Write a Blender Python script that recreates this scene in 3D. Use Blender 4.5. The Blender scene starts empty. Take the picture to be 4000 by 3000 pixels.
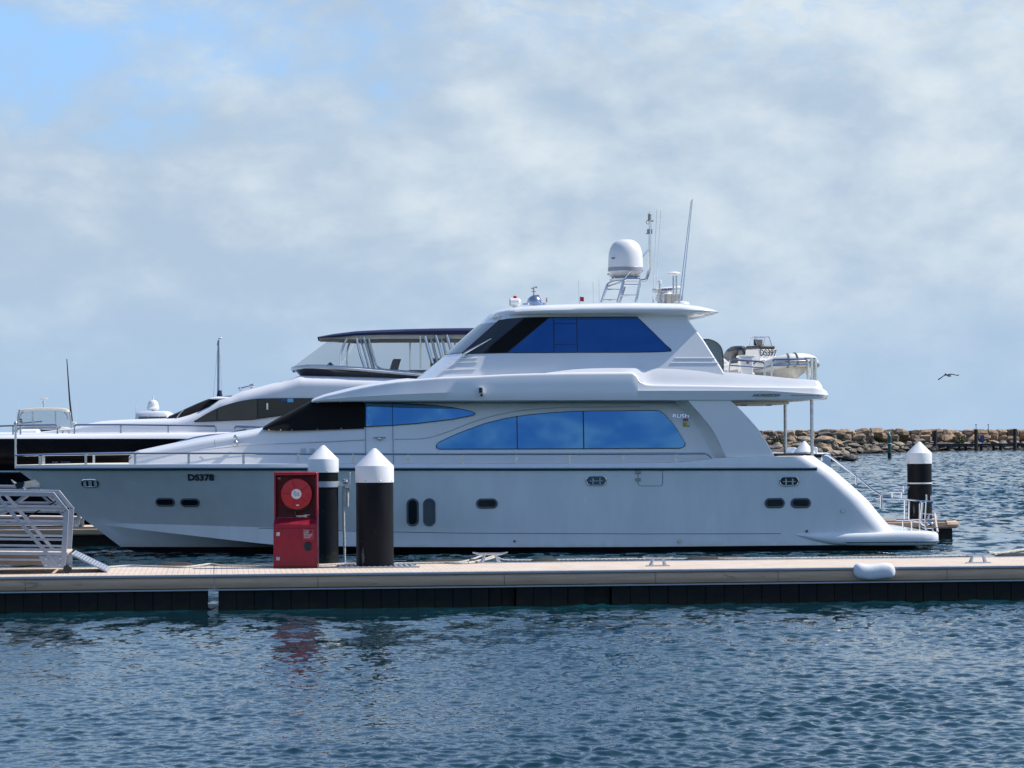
import bpy, bmesh, math, random
import numpy as np
from mathutils import Vector, Matrix
random.seed(7); rng = np.random.default_rng(11)
R = math.radians
S = bpy.context.scene
C = S.collection

# ------------------------------------------------------------------ camera
CW, CH, F, CAMZ = 4000.0, 3000.0, 10920.0, 3.05
PITCH, ROLL = math.atan(184 / F), R(0.35)
_f = Vector((0, math.cos(PITCH), math.sin(PITCH)))
_r0 = Vector((1, 0, 0)); _u0 = Vector((0, -math.sin(PITCH), math.cos(PITCH)))
_r = _r0 * math.cos(ROLL) - _u0 * math.sin(ROLL)
_u = _u0 * math.cos(ROLL) + _r0 * math.sin(ROLL)
cam = bpy.data.cameras.new("camera"); camo = bpy.data.objects.new("camera", cam); C.objects.link(camo)
cam.sensor_width = 36; cam.lens = 36 * F / CW; cam.clip_start = 0.5; cam.clip_end = 6000
mw = Matrix((( _r.x, _u.x, -_f.x, 0), (_r.y, _u.y, -_f.y, 0), (_r.z, _u.z, -_f.z, CAMZ), (0, 0, 0, 1)))
camo.matrix_world = mw
S.camera = camo
CAMP = Vector((0, 0, CAMZ))

# ------------------------------------------------------------------ light
SUN_EL, SUN_AZ = 49.0, 101.5     # azimuth measured from the camera side (-Y) towards +X
sd = Vector((math.cos(R(SUN_EL)) * math.sin(R(SUN_AZ)), -math.cos(R(SUN_EL)) * math.cos(R(SUN_AZ)), math.sin(R(SUN_EL))))
sun = bpy.data.lights.new("sun", 'SUN'); sun.energy = 4.8; sun.angle = R(0.53); sun.color = (1.0, 0.945, 0.86)
suno = bpy.data.objects.new("sun", sun); C.objects.link(suno)
suno.rotation_euler = sd.to_track_quat('Z', 'Y').to_euler(); suno.location = (60, 20, 80)

S.view_settings.view_transform = 'Standard'; S.view_settings.look = 'None'
S.view_settings.exposure = 0.14; S.view_settings.gamma = 1.0; S.view_settings.use_curve_mapping = False
S.cycles.max_bounces = 8; S.cycles.transparent_max_bounces = 12; S.cycles.caustics_reflective = False
S.cycles.caustics_refractive = False; S.cycles.sample_clamp_indirect = 4.0; S.cycles.use_denoising = True

# ------------------------------------------------------------------ node helpers
class NT:
    def __init__(s, nt): s.nt = nt
    def n(s, typ, **kw):
        nd = s.nt.nodes.new(typ); ins = kw.pop('ins', {})
        for k, v in kw.items(): setattr(nd, k, v)
        for k, v in ins.items():
            if hasattr(v, 'is_output'): s.nt.links.new(v, nd.inputs[k])
            else: nd.inputs[k].default_value = v
        return nd
    def l(s, a, b): s.nt.links.new(a, b)
    def math(s, op, a, b=0.0, clamp=False):
        return s.n('ShaderNodeMath', operation=op, use_clamp=clamp, ins={0: a, 1: b}).outputs[0]
    def mix(s, f, a, b, bt='MIX'):
        nd = s.n('ShaderNodeMix', data_type='RGBA', blend_type=bt, clamp_factor=True)
        for k, v in ((0, f), (6, a), (7, b)):
            if hasattr(v, 'is_output'): s.l(v, nd.inputs[k])
            else: nd.inputs[k].default_value = v if k == 0 else (*v[:3], 1)
        return nd.outputs[2]
    def mr(s, v, a, b, c=0.0, d=1.0, smooth=True):
        return s.n('ShaderNodeMapRange', interpolation_type='SMOOTHSTEP' if smooth else 'LINEAR',
                   ins={0: v, 1: a, 2: b, 3: c, 4: d}).outputs[0]
    def noise(s, vec, scale, detail=4, rough=0.5, dist=0.0):
        return s.n('ShaderNodeTexNoise', ins={'Vector': vec, 'Scale': scale, 'Detail': detail, 'Roughness': rough, 'Distortion': dist}).outputs[0]

# ------------------------------------------------------------------ world: Nishita sky with a bank of cloud to seaward
W = bpy.data.worlds.new("World"); S.world = W; W.use_nodes = True
nt = W.node_tree; nt.nodes.clear(); w = NT(nt)
sky = w.n('ShaderNodeTexSky', sky_type='NISHITA', sun_disc=False, sun_elevation=R(SUN_EL),
          sun_rotation=math.atan2(sd.x, sd.y), altitude=0, air_density=1.0, dust_density=0.6, ozone_density=2.2)
tc = w.n('ShaderNodeTexCoord')
sep = w.n('ShaderNodeSeparateXYZ', ins={0: tc.outputs['Generated']})
X, Y, Z = sep.outputs
gen = tc.outputs['Generated']
mp = w.n('ShaderNodeMapping', ins={'Vector': gen, 'Scale': (1.0, 1.0, 1.7), 'Location': (0.31, 0.12, 0.44)}).outputs[0]
mp2 = w.n('ShaderNodeMapping', ins={'Vector': gen, 'Scale': (1.0, 1.0, 1.7), 'Location': (0.316, 0.12, 0.456)}).outputs[0]
n1 = w.noise(mp, 15.0, 8, 0.53, 0.1)
n1b = w.noise(mp2, 15.0, 8, 0.53, 0.1)
n2 = w.noise(mp, 5.0, 3, 0.5)
n3 = w.noise(mp, 42.0, 8, 0.6, 0.1)
sh = w.math('ADD', w.math('MULTIPLY', n1, 0.46), w.math('ADD', w.math('MULTIPLY', n2, 0.38), w.math('MULTIPLY', n3, 0.16)))
sh = w.math('ADD', sh, w.math('MULTIPLY', w.math('SUBTRACT', n1, n1b), 0.75))   # sunward edges of the cloud lumps are lighter
bl = w.math('ABSOLUTE', w.math('SUBTRACT', w.math('MULTIPLY', w.noise(mp, 22.0, 5, 0.5, 0.2), 2.0), 1.0))
sh = w.math('ADD', sh, w.math('MULTIPLY', w.math('SUBTRACT', bl, 0.16), 0.16))   # billows
# brightness of the cloud: lighter to the right and higher up, bluer and darker near the horizon
sh = w.math('ADD', sh, w.math('MULTIPLY', w.math('MAXIMUM', w.math('MINIMUM', X, 0.19), -0.19), 0.62))
sh = w.math('ADD', sh, w.math('MULTIPLY', w.math('MINIMUM', w.math('MAXIMUM', Z, 0.0), 0.16), 0.35))
t = w.mr(sh, 0.31, 0.90)
cl = w.mix(t, (4.05, 5.2, 6.6), (6.9, 7.7, 8.2))
low = w.mr(Z, 0.0, 0.075, 1.0, 0.0)
cl = w.mix(w.math('MULTIPLY', low, 0.80), cl, (3.65, 5.2, 7.2))
# coverage: solid ahead, thinning to wisps overhead and behind the camera
cov_n = w.noise(w.n('ShaderNodeMapping', ins={'Vector': gen, 'Scale': (1, 1, 2.2), 'Location': (1.7, 0.3, 0.2)}).outputs[0], 3.4, 7, 0.6, 0.3)
ahead = w.mr(Y, -0.15, 0.75)
high = w.mr(Z, 0.11, 0.22, 1.0, 0.10)
wisp = w.noise(w.n('ShaderNodeMapping', ins={'Vector': gen, 'Scale': (1, 1, 2.2), 'Rotation': (0, .6, 0)}).outputs[0], 48.0, 6, 0.62, 0.8)
wsp = w.math('ADD', w.math('MULTIPLY', w.mr(cov_n, 0.50, 0.74), 0.20), w.math('MULTIPLY', w.math('MULTIPLY', w.mr(wisp, 0.42, 0.66), 0.50), w.mr(Z, 0.36, 0.58, 1.0, 0.15)))
cov = w.math('ADD', w.math('MULTIPLY', ahead, high), wsp, True)
# a clear patch high on the left
px_, pz_ = (180 - 2000) / F, (1690 - 210) / F
dx = w.math('DIVIDE', w.math('SUBTRACT', X, px_), 0.098)
dz = w.math('DIVIDE', w.math('SUBTRACT', Z, pz_), 0.027)
dd = w.math('SQRT', w.math('ADD', w.math('MULTIPLY', dx, dx), w.math('MULTIPLY', dz, dz)))
dd = w.math('ADD', dd, w.math('ADD', w.math('MULTIPLY', w.math('SUBTRACT', n1, 0.5), 2.6), w.math('MULTIPLY', w.math('SUBTRACT', n3, 0.5), 1.6)))
clear = w.math('MULTIPLY', w.mr(dd, 0.0, 1.55, 1.0, 0.0), w.mr(Y, 0.5, 0.8))
cov = w.math('MULTIPLY', cov, w.math('SUBTRACT', 1.0, w.math('MULTIPLY', clear, w.mr(n3, 0.30, 0.62, 0.97, 0.6))))
skyc = w.mix(1.0, sky.outputs[0], (1.02, 1.22, 1.50), 'MULTIPLY')
cl = w.mix(ahead, (7.6, 8.4, 9.2), cl)
col = w.mix(cov, w.mix(clear, skyc, (3.2, 5.8, 9.6)), cl)
bg = w.n('ShaderNodeBackground', ins={'Color': col, 'Strength': 0.1})
out = w.n('ShaderNodeOutputWorld'); w.l(bg.outputs[0], out.inputs[0])

# ------------------------------------------------------------------ pixel <-> world
def ray(px, py):
    return _f + _r * ((px - 2000) / F) - _u * ((py - 1500) / F)
def at(px, py, Yd):
    d = ray(px, py); return CAMP + d * (Yd / d.y)
def ground(px, py, z=0.0):
    d = ray(px, py); return CAMP + d * ((z - CAMZ) / d.z)
class Frame:
    def __init__(s, o, yaw):
        s.o = Vector((o.x, o.y, 0)); s.yaw = yaw
        s.U = Vector((math.cos(yaw), math.sin(yaw), 0)); s.V = Vector((-math.sin(yaw), math.cos(yaw), 0))
    def hit(s, px, py, v):            # point of the sight line in the local plane v
        d = ray(px, py); k = (v - (CAMP - s.o).dot(s.V)) / d.dot(s.V)
        p = CAMP + d * k - s.o
        return p.dot(s.U), p.z
    def on(s, px, py, bf, v=-2.6):    # point of the sight line on the near surface v = -bf(u, z)
        for _ in range(6):
            u, z = s.hit(px, py, v); v = -bf(u, z)
        return u, z
    def loc(s, p):
        q = p - s.o; return Vector((q.dot(s.U), q.dot(s.V), p.z))
def lerp(a, b, t): return a + (b - a) * t
def itp(x, pts):
    return float(np.interp(x, [p[0] for p in pts], [p[1] for p in pts]))

# ------------------------------------------------------------------ materials
MATS = {}
def mat(name, col, rough=0.5, metal=0.0, var=0.0, vs=3.0, bump=0.0, bs=40.0, spec=0.5, coat=0.0, rand=0.0, stretch=(1, 1, 1), rvar=0.0, **kw):
    m = bpy.data.materials.new(name); m.use_nodes = True; t = NT(m.node_tree)
    b = m.node_tree.nodes['Principled BSDF']
    b.inputs['Roughness'].default_value = rough; b.inputs['Metallic'].default_value = metal
    b.inputs['Specular IOR Level'].default_value = spec; b.inputs['Coat Weight'].default_value = coat
    b.inputs['Coat Roughness'].default_value = 0.06
    c = None
    co = t.n('ShaderNodeTexCoord').outputs['Object']
    if stretch != (1, 1, 1): co = t.n('ShaderNodeMapping', ins={'Vector': co, 'Scale': stretch}).outputs[0]
    nz = t.noise(co, vs, 6, 0.6) if (var or rvar) else None
    c = (*col, 1)
    if var:
        lo = tuple(x * (1 - var) for x in col); hi = tuple(min(1, x * (1 + var)) for x in col)
        c = t.mix(t.mr(nz, 0.3, 0.7), lo, hi)
    if rand:
        oi = t.n('ShaderNodeObjectInfo').outputs['Random']
        c = t.mix(1.0, c if hasattr(c, 'is_output') else c, t.n('ShaderNodeCombineColor', ins={0: t.mr(oi, 0, 1, 1 - rand, 1 + rand), 1: t.mr(oi, 0, 1, 1 - rand, 1 + rand), 2: t.mr(oi, 0, 1, 1 - rand * .8, 1 + rand * .8)}).outputs[0], 'MULTIPLY')
    if hasattr(c, 'is_output'): t.l(c, b.inputs['Base Color'])
    else: b.inputs['Base Color'].default_value = c
    if rvar: t.l(t.mr(nz, 0.3, 0.7, max(0, rough - rvar), rough + rvar), b.inputs['Roughness'])
    if bump:
        bn = t.noise(co, bs, 5, 0.6)
        bp = t.n('ShaderNodeBump', ins={'Strength': bump, 'Distance': 0.02, 'Height': bn})
        t.l(bp.outputs[0], b.inputs['Normal'])
    for k, v in kw.items(): b.inputs[k].default_value = v
    MATS[name] = m; return m
gel = mat('white_gelcoat', (0.80, 0.80, 0.80), 0.22, var=0.02, vs=0.7, coat=0.3, rvar=0.05)
gelh = mat('white_hull_gelcoat', (0.79, 0.795, 0.80), 0.22, var=0.045, vs=1.6, coat=0.3, rvar=0.06, stretch=(1, 1, .3))
gel2 = mat('white_gelcoat_far', (0.78, 0.785, 0.80), 0.28, var=0.03, vs=0.8)
cream = mat('cream_gelcoat', (0.74, 0.70, 0.60), 0.4, var=0.05, vs=2.0)
chrome = mat('polished_steel', (0.62, 0.62, 0.64), 0.14, 1.0, rvar=0.06, vs=6)
steel = mat('brushed_steel', (0.55, 0.55, 0.56), 0.32, 1.0, rvar=0.1, vs=9)
alu = mat('aluminium', (0.34, 0.37, 0.42), 0.45, 0.30, var=0.08, vs=5, rvar=0.08)
blackrub = mat('black_rubber', (0.012, 0.012, 0.014), 0.45)
boot = mat('black_antifouling', (0.010, 0.011, 0.014), 0.5, var=0.3, vs=4)
seam = mat('dark_seam', (0.10, 0.115, 0.14), 0.6)
lightseam = mat('pale_seam', (0.40, 0.42, 0.47), 0.5)
cover = mat('black_mesh_cover', (0.010, 0.010, 0.011), 0.85, var=0.25, vs=60, bump=0.15, bs=8, spec=0.15)
blackhull = mat('black_gelcoat', (0.003, 0.0035, 0.006), 0.10, spec=0.22)
glass_blue = mat('blue_mirror_glass', (0.088, 0.245, 0.43), 0.02, 1.0)
glass_blue_high = mat('blue_glass_deep_sky', (0.045, 0.135, 0.31), 0.02, 1.0)  # blue glass darkened; the deeper high-sky reflection is put into its colour
glass_dark = mat('dark_glass', (0.008, 0.012, 0.014), 0.04, 0.0, spec=0.9)
glass_grey = mat('grey_port_glass', (0.10, 0.125, 0.13), 0.1, 0.0, spec=0.7)
glass_black = mat('black_port_glass', (0.012, 0.014, 0.017), 0.12)
glass_tan = mat('curtained_glass', (0.036, 0.033, 0.032), 0.15, spec=0.6, var=0.1, vs=2)
glass_bronze = mat('bronze_glass', (0.03, 0.022, 0.02), 0.06, spec=0.8)
navy = mat('navy_canvas', (0.013, 0.022, 0.088), 0.75, var=0.15, vs=4, bump=0.1, bs=15)
creamcan = mat('cream_canvas', (0.66, 0.60, 0.50), 0.8, var=0.06, vs=4)
taupe = mat('taupe_upholstery', (0.20, 0.17, 0.16), 0.7, var=0.1)
red = mat('red_paint', (0.24, 0.008, 0.024), 0.45, spec=0.3, var=0.14, vs=7, rvar=0.1, coat=0.15)
redreel = mat('red_reel', (0.46, 0.018, 0.024), 0.4, var=0.12, vs=9)
redflag = mat('red_flag', (0.55, 0.012, 0.03), 0.6)
white_lbl = mat('white_label', (0.72, 0.72, 0.72), 0.5, var=0.12, vs=30)
yellow_lbl = mat('yellow_label', (0.52, 0.46, 0.03), 0.5)
bluepaint = mat('blue_paint', (0.03, 0.07, 0.25), 0.5)
pilecap = mat('white_pile_cap', (0.80, 0.80, 0.80), 0.35, var=0.03, vs=3, rvar=0.08)
pileblk = mat('black_pile_sleeve', (0.0058, 0.0064, 0.0088), 0.5, var=0.35, vs=5, bump=0.04, bs=12, stretch=(1, 1, .25), rvar=0.1, spec=0.16)
waler = mat('tan_waler', (0.53, 0.355, 0.235), 0.5, var=0.14, vs=2.5, stretch=(.4, 4, 6), bump=0.05, bs=20)
float_m = mat('black_float', (0.0065, 0.007, 0.0085), 0.55, spec=0.22, var=0.35, vs=3.5, bump=0.06, bs=10, rvar=0.12)
bumper = mat('dark_bumper', (0.03, 0.024, 0.022), 0.8, var=0.2, vs=6)
ropem = mat('white_rope', (0.50, 0.475, 0.42), 0.85, var=0.18, vs=25, bump=0.4, bs=60)
ropeblk = mat('black_line', (0.02, 0.02, 0.022), 0.8)
fenderm = mat('white_fender', (0.70, 0.71, 0.74), 0.5, var=0.07, vs=7, bump=0.08, bs=9)
grey = mat('grey_plastic', (0.34, 0.33, 0.31), 0.5, var=0.08)
plastic = mat('white_plastic', (0.76, 0.76, 0.75), 0.35)
darkgrey = mat('charcoal_cowling', (0.035, 0.042, 0.055), 0.25, coat=0.3)
hyp = mat('grey_cream_tube', (0.70, 0.68, 0.63), 0.5, var=0.06, vs=4)
greyband = mat('grey_band', (0.30, 0.32, 0.38), 0.4)
letter = mat('charcoal_lettering', (0.035, 0.045, 0.065), 0.35)
silver = mat('silver_lettering', (0.93, 0.93, 0.95), 0.12, 1.0)
bronze = mat('bronze_badge', (0.17, 0.145, 0.12), 0.35, 0.5)
navyink = mat('blue_lettering', (0.02, 0.05, 0.22), 0.4)
timber = mat('dark_timber', (0.028, 0.030, 0.034), 0.85, var=0.35, vs=1.2, bump=0.2, bs=4)
greenp = mat('green_marker_paint', (0.012, 0.085, 0.062), 0.45, var=0.25, vs=2)
leaf = mat('scrub_leaf', (0.075, 0.10, 0.030), 0.7, var=0.45, vs=1.4, rand=0.2)
gull_d = mat('gull_dark_feather', (0.035, 0.038, 0.05), 0.7)
gull_w = mat('gull_pale_feather', (0.45, 0.43, 0.42), 0.7, var=0.15, vs=12)
rock_tan = mat('tan_limestone', (0.275, 0.19, 0.12), 0.9, var=0.45, vs=3.2, bump=1.0, bs=9, rand=0.25)
rock_grey = mat('grey_limestone', (0.23, 0.195, 0.155), 0.9, var=0.55, vs=3.0, bump=1.0, bs=9, rand=0.32)
rock_core = mat('rubble', (0.045, 0.038, 0.03), 0.95, var=0.6, vs=0.35, bump=1.0, bs=0.8)
def clear_mat(name, tint, alpha, rough=0.05):
    m = bpy.data.materials.new(name); m.use_nodes = True; t = NT(m.node_tree); m.node_tree.nodes.clear()
    tr = t.n('ShaderNodeBsdfTransparent', ins={'Color': (*tint, 1)})
    pb = t.n('ShaderNodeBsdfPrincipled', ins={'Base Color': (0.45, 0.45, 0.45, 1), 'Roughness': rough})
    mx = t.n('ShaderNodeMixShader', ins={0: alpha, 1: tr.outputs[0], 2: pb.outputs[0]})
    o = t.n('ShaderNodeOutputMaterial', ins={0: mx.outputs[0]}); return m
vinyl = clear_mat('clear_vinyl', (0.93, 0.94, 0.95), 0.16)
tintglass = clear_mat('smoked_screen', (0.22, 0.32, 0.36), 0.14)

teak = mat('teak_deck', (0.42, 0.30, 0.18), 0.7, var=0.15, vs=5)
def stain(m, zlo, zhi, col, amt=0.85, scale=6.0, world=True, streak=1.0):
    # tide stain or weed: a ragged band of another colour up to a height
    nt_ = m.node_tree; t = NT(nt_); b = nt_.nodes['Principled BSDF']
    p = t.n('ShaderNodeNewGeometry').outputs['Position']
    z = t.n('ShaderNodeSeparateXYZ', ins={0: p}).outputs[2]
    nz = t.noise(t.n('ShaderNodeMapping', ins={'Vector': p, 'Scale': (1, 1, streak)}).outputs[0], scale, 5, .65)
    zz = t.math('ADD', z, t.math('MULTIPLY', t.math('SUBTRACT', nz, .5), (zhi - zlo) * 2.2))
    f = t.math('MULTIPLY', t.mr(zz, zlo, zhi, 1.0, 0.0), amt)
    bc = b.inputs['Base Color']
    src = bc.links[0].from_socket if bc.links else tuple(bc.default_value)
    t.l(t.mix(f, src, col), bc)
stain(float_m, -0.02, 0.16, (0.018, 0.022, 0.010), 0.8, 5.0)
stain(pileblk, 0.05, 0.45, (0.045, 0.045, 0.028), 0.8, 7.0)
stain(rock_tan, 0.15, 0.75, (0.022, 0.02, 0.013), 0.85, 1.2); stain(rock_grey, 0.15, 0.75, (0.022, 0.02, 0.013), 0.85, 1.2)
stain(gelh, 0.10, 0.26, (0.60, 0.56, 0.42), 0.45, 3.0, streak=.3)
def droppings(m, scale, thr, col=(0.62, 0.61, 0.57), amt=.8, streak=(1, 1, 1)):
    nt_ = m.node_tree; t = NT(nt_); b = nt_.nodes['Principled BSDF']
    co = t.n('ShaderNodeMapping', ins={'Vector': t.n('ShaderNodeTexCoord').outputs['Object'], 'Scale': streak}).outputs[0]
    f = t.math('MULTIPLY', t.mr(t.noise(co, scale, 4, .6), thr, thr + .05), amt)
    bc = b.inputs['Base Color']; src = bc.links[0].from_socket if bc.links else tuple(bc.default_value)
    t.l(t.mix(f, src, col), bc)
droppings(pileblk, 6.0, .66, (.16, .16, .16), .7, (1, 1, .22))
droppings(pilecap, 5.0, .66, (.45, .43, .38), .5, (1, 1, .35))
droppings(waler, 3.0, .63, (.16, .12, .09), .55, (.5, 1, 2.5))
def deck_mat():
    m = bpy.data.materials.new('beige_deck_panels'); m.use_nodes = True; t = NT(m.node_tree); b = m.node_tree.nodes['Principled BSDF']
    co = t.n('ShaderNodeTexCoord').outputs['Object']
    nz = t.noise(co, 1.6, 6, 0.65); fine = t.noise(co, 30, 3, 0.6)
    sx = t.n('ShaderNodeSeparateXYZ', ins={0: co})
    a = t.math('ABSOLUTE', t.math('SINE', t.math('MULTIPLY', sx.outputs[0], math.pi / 0.095)))
    c_ = t.math('ABSOLUTE', t.math('SINE', t.math('MULTIPLY', sx.outputs[1], math.pi / 0.30)))
    slot = t.math('MULTIPLY', t.mr(a, 0.0, 0.42, 1.0, 0.0), t.mr(c_, 0.15, 0.45))
    pan = t.mr(t.math('ABSOLUTE', t.math('SINE', t.math('MULTIPLY', sx.outputs[0], math.pi / 1.2))), 0.0, 0.03, 1.0, 0.0)
    base = t.mix(t.mr(nz, 0.3, 0.7), (0.60, 0.49, 0.385), (0.70, 0.59, 0.48))
    base = t.mix(t.math('MULTIPLY', fine, 0.25), base, (0.40, 0.31, 0.22))
    base = t.mix(t.math('MULTIPLY', slot, 0.38), base, (0.24, 0.17, 0.12))
    blot = t.mr(t.noise(co, 3.3, 5, .7), .62, .70); base = t.mix(t.math('MULTIPLY', blot, .45), base, (.36, .28, .21))
    spl = t.mr(t.noise(co, 9.0, 3, .5), .70, .73); base = t.mix(t.math('MULTIPLY', spl, .8), base, (.78, .77, .73))
    base = t.mix(t.math('MULTIPLY', pan, 0.35), base, (0.12, 0.09, 0.07))
    t.l(base, b.inputs['Base Color']); b.inputs['Roughness'].default_value = 0.75
    bp = t.n('ShaderNodeBump', ins={'Strength': 0.5, 'Distance': 0.01, 'Height': t.math('SUBTRACT', 1.0, slot)})
    t.l(bp.outputs[0], b.inputs['Normal']); return m
deckm = deck_mat()

# ------------------------------------------------------------------ mesh builder
class MB:
    def __init__(s): s.v = []; s.f = []
    def add(s, vs, fs):
        o = len(s.v); s.v += [tuple(p) for p in vs]; s.f += [tuple(o + i for i in f) for f in fs]; return s
    def box(s, c, d, yaw=0.0, tilt=0.0):
        x, y, z = d[0] / 2, d[1] / 2, d[2] / 2
        M = Matrix.Rotation(yaw, 3, 'Z') @ Matrix.Rotation(tilt, 3, 'Y')
        vs = [Vector(c) + M @ Vector((i * x, j * y, k * z)) for i in (-1, 1) for j in (-1, 1) for k in (-1, 1)]
        return s.add(vs, [(0, 1, 3, 2), (4, 6, 7, 5), (0, 4, 5, 1), (2, 3, 7, 6), (0, 2, 6, 4), (1, 5, 7, 3)])
    def bar(s, a, b, wd, ht, up=Vector((0, 0, 1))):
        a, b = Vector(a), Vector(b); d = (b - a).normalized(); sv = d.cross(up)
        if sv.length < 1e-4: sv = d.cross(Vector((0, 1, 0)))
        sv.normalize(); uv = sv.cross(d)
        vs = [p + sv * i * wd / 2 + uv * k * ht / 2 for p in (a, b) for i, k in ((-1, -1), (1, -1), (1, 1), (-1, 1))]
        return s.add(vs, [(0, 1, 2, 3), (7, 6, 5, 4), (0, 4, 5, 1), (1, 5, 6, 2), (2, 6, 7, 3), (3, 7, 4, 0)])
    def tube(s, path, r, n=8, closed=False):
        P = [Vector(p) for p in path]; m = len(P); rr = r if isinstance(r, (list, tuple)) else [r] * m
        vs = []; prev = None
        for i in range(m):
            if closed: d = (P[(i + 1) % m] - P[i - 1])
            else: d = P[min(i + 1, m - 1)] - P[max(i - 1, 0)]
            d.normalize()
            if prev is None:
                a = Vector((0, 0, 1)) if abs(d.z) < 0.9 else Vector((1, 0, 0))
                e = d.cross(a).normalized()
            else:
                e = (prev - d * prev.dot(d)); e.normalize()
            prev = e; g = d.cross(e)
            vs += [P[i] + (e * math.cos(2 * math.pi * k / n) + g * math.sin(2 * math.pi * k / n)) * rr[i] for k in range(n)]
        fs = []
        for i in range(m if closed else m - 1):
            j = (i + 1) % m
            fs += [(i * n + k, i * n + (k + 1) % n, j * n + (k + 1) % n, j * n + k) for k in range(n)]
        if not closed: fs += [tuple(range(n))[::-1], tuple((m - 1) * n + k for k in range(n))]
        return s.add(vs, fs)
    def grid(s, P):
        n = len(P[0]); vs = [p for row in P for p in row]
        return s.add(vs, [(i * n + j, i * n + j + 1, (i + 1) * n + j + 1, (i + 1) * n + j) for i in range(len(P) - 1) for j in range(n - 1)])
    def loft(s, rings, closed=True, caps=True):
        n = len(rings[0]); vs = [p for r_ in rings for p in r_]
        fs = [(i * n + j, i * n + (j + 1) % n, (i + 1) * n + (j + 1) % n, (i + 1) * n + j)
              for i in range(len(rings) - 1) for j in range(n if closed else n - 1)]
        if caps: fs += [tuple(range(n))[::-1], tuple((len(rings) - 1) * n + k for k in range(n))]
        return s.add(vs, fs)
    def halves(s, stations, caps=True):     # stations of (u, b, z) from the keel side up to the centreline, mirrored
        return s.loft([[(u, -b, z) for u, b, z in st] + [(u, b, z) for u, b, z in reversed(st)] for st in stations], True, caps)
    def prism(s, poly, v0, v1):             # polygon in (u, z), extruded across
        n = len(poly)
        return s.add([(u, v0, z) for u, z in poly] + [(u, v1, z) for u, z in poly],
                     [tuple(range(n)), tuple(range(2 * n - 1, n - 1, -1))] + [(i, n + i, n + (i + 1) % n, (i + 1) % n) for i in range(n)])
    def lathe(s, prof, c=(0, 0, 0), n=24, axis='Z'):
        vs = []
        for r, z in prof:
            for k in range(n):
                a = 2 * math.pi * k / n; x, y = r * math.cos(a), r * math.sin(a)
                p = (x, y, z) if axis == 'Z' else ((x, z, y) if axis == 'Y' else (z, x, y))
                vs.append((c[0] + p[0], c[1] + p[1], c[2] + p[2]))
        m = len(prof)
        fs = [(i * n + k, i * n + (k + 1) % n, (i + 1) * n + (k + 1) % n, (i + 1) * n + k) for i in range(m - 1) for k in range(n)]
        fs += [tuple(range(n))[::-1], tuple((m - 1) * n + k for k in range(n))]
        return s.add(vs, fs)
    def ball(s, c, r, n=12, sc=(1, 1, 1)):
        prof = [(max(1e-4, math.sin(math.pi * i / n)) * r, -math.cos(math.pi * i / n) * r) for i in range(n + 1)]
        o = len(s.v); s.lathe(prof, (0, 0, 0), n * 2)
        for i in range(o, len(s.v)):
            p = s.v[i]; s.v[i] = (c[0] + p[0] * sc[0], c[1] + p[1] * sc[1], c[2] + p[2] * sc[2])
        return s
    def build(s, name, material, parent=None, ang=32, bev=0.0, sub=0, weld=True):
        me = bpy.data.meshes.new(name); bm = bmesh.new()
        bv = [bm.verts.new(p) for p in s.v]
        for f in s.f:
            try: bm.faces.new([bv[i] for i in f])
            except ValueError: pass
        if weld: bmesh.ops.remove_doubles(bm, verts=bm.verts, dist=1e-5)
        bmesh.ops.recalc_face_normals(bm, faces=bm.faces)
        for f in bm.faces: f.smooth = True
        ca = R(ang)
        for e in bm.edges:
            if len(e.link_faces) == 2 and e.calc_face_angle(0) > ca: e.smooth = False
        bm.to_mesh(me); bm.free(); me.materials.append(material)
        o = bpy.data.objects.new(name, me); C.objects.link(o)
        if parent is not None: o.parent = parent
        if bev:
            m = o.modifiers.new('bevel', 'BEVEL'); m.width = bev; m.segments = 2; m.limit_method = 'ANGLE'; m.angle_limit = R(40)
        if sub:
            m = o.modifiers.new('sub', 'SUBSURF'); m.levels = sub; m.render_levels = sub
        return o
def tag(o, label=None, cat=None, group=None, kind=None):
    for k, v in (('label', label), ('category', cat), ('group', group), ('kind', kind)):
        if v: o[k] = v
    return o
def thing(name, label, cat, loc=(0, 0, 0), yaw=0.0, group=None):
    o = bpy.data.objects.new(name, None); C.objects.link(o); o.empty_display_size = 0.3
    o.location = loc; o.rotation_euler = (0, 0, yaw); return tag(o, label, cat, group)
def rounded(path, r, n=4):                  # round the corners of a 3-D polyline
    P = [Vector(p) for p in path]; out = [P[0]]
    for i in range(1, len(P) - 1):
        a, b, c = P[i - 1], P[i], P[i + 1]
        k = min(r, (a - b).length * .45, (c - b).length * .45)
        p, q = b + (a - b).normalized() * k, b + (c - b).normalized() * k
        for j in range(n + 1):
            t = j / n; out.append(p * (1 - t) ** 2 + b * 2 * t * (1 - t) + q * t * t)
    return out + [P[-1]]
def dense(pts, per=6):                      # Catmull-Rom through 2-D points
    out = []
    for i in range(len(pts) - 1):
        p0, p1, p2, p3 = pts[max(i - 1, 0)], pts[i], pts[i + 1], pts[min(i + 2, len(pts) - 1)]
        for j in range(per):
            t = j / per
            out.append(tuple(0.5 * (2 * p1[k] + (p2[k] - p0[k]) * t + (2 * p0[k] - 5 * p1[k] + 4 * p2[k] - p3[k]) * t * t + (3 * p1[k] - p0[k] - 3 * p2[k] + p3[k]) * t ** 3) for k in range(len(p1))))
    return out + [tuple(pts[-1])]
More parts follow.
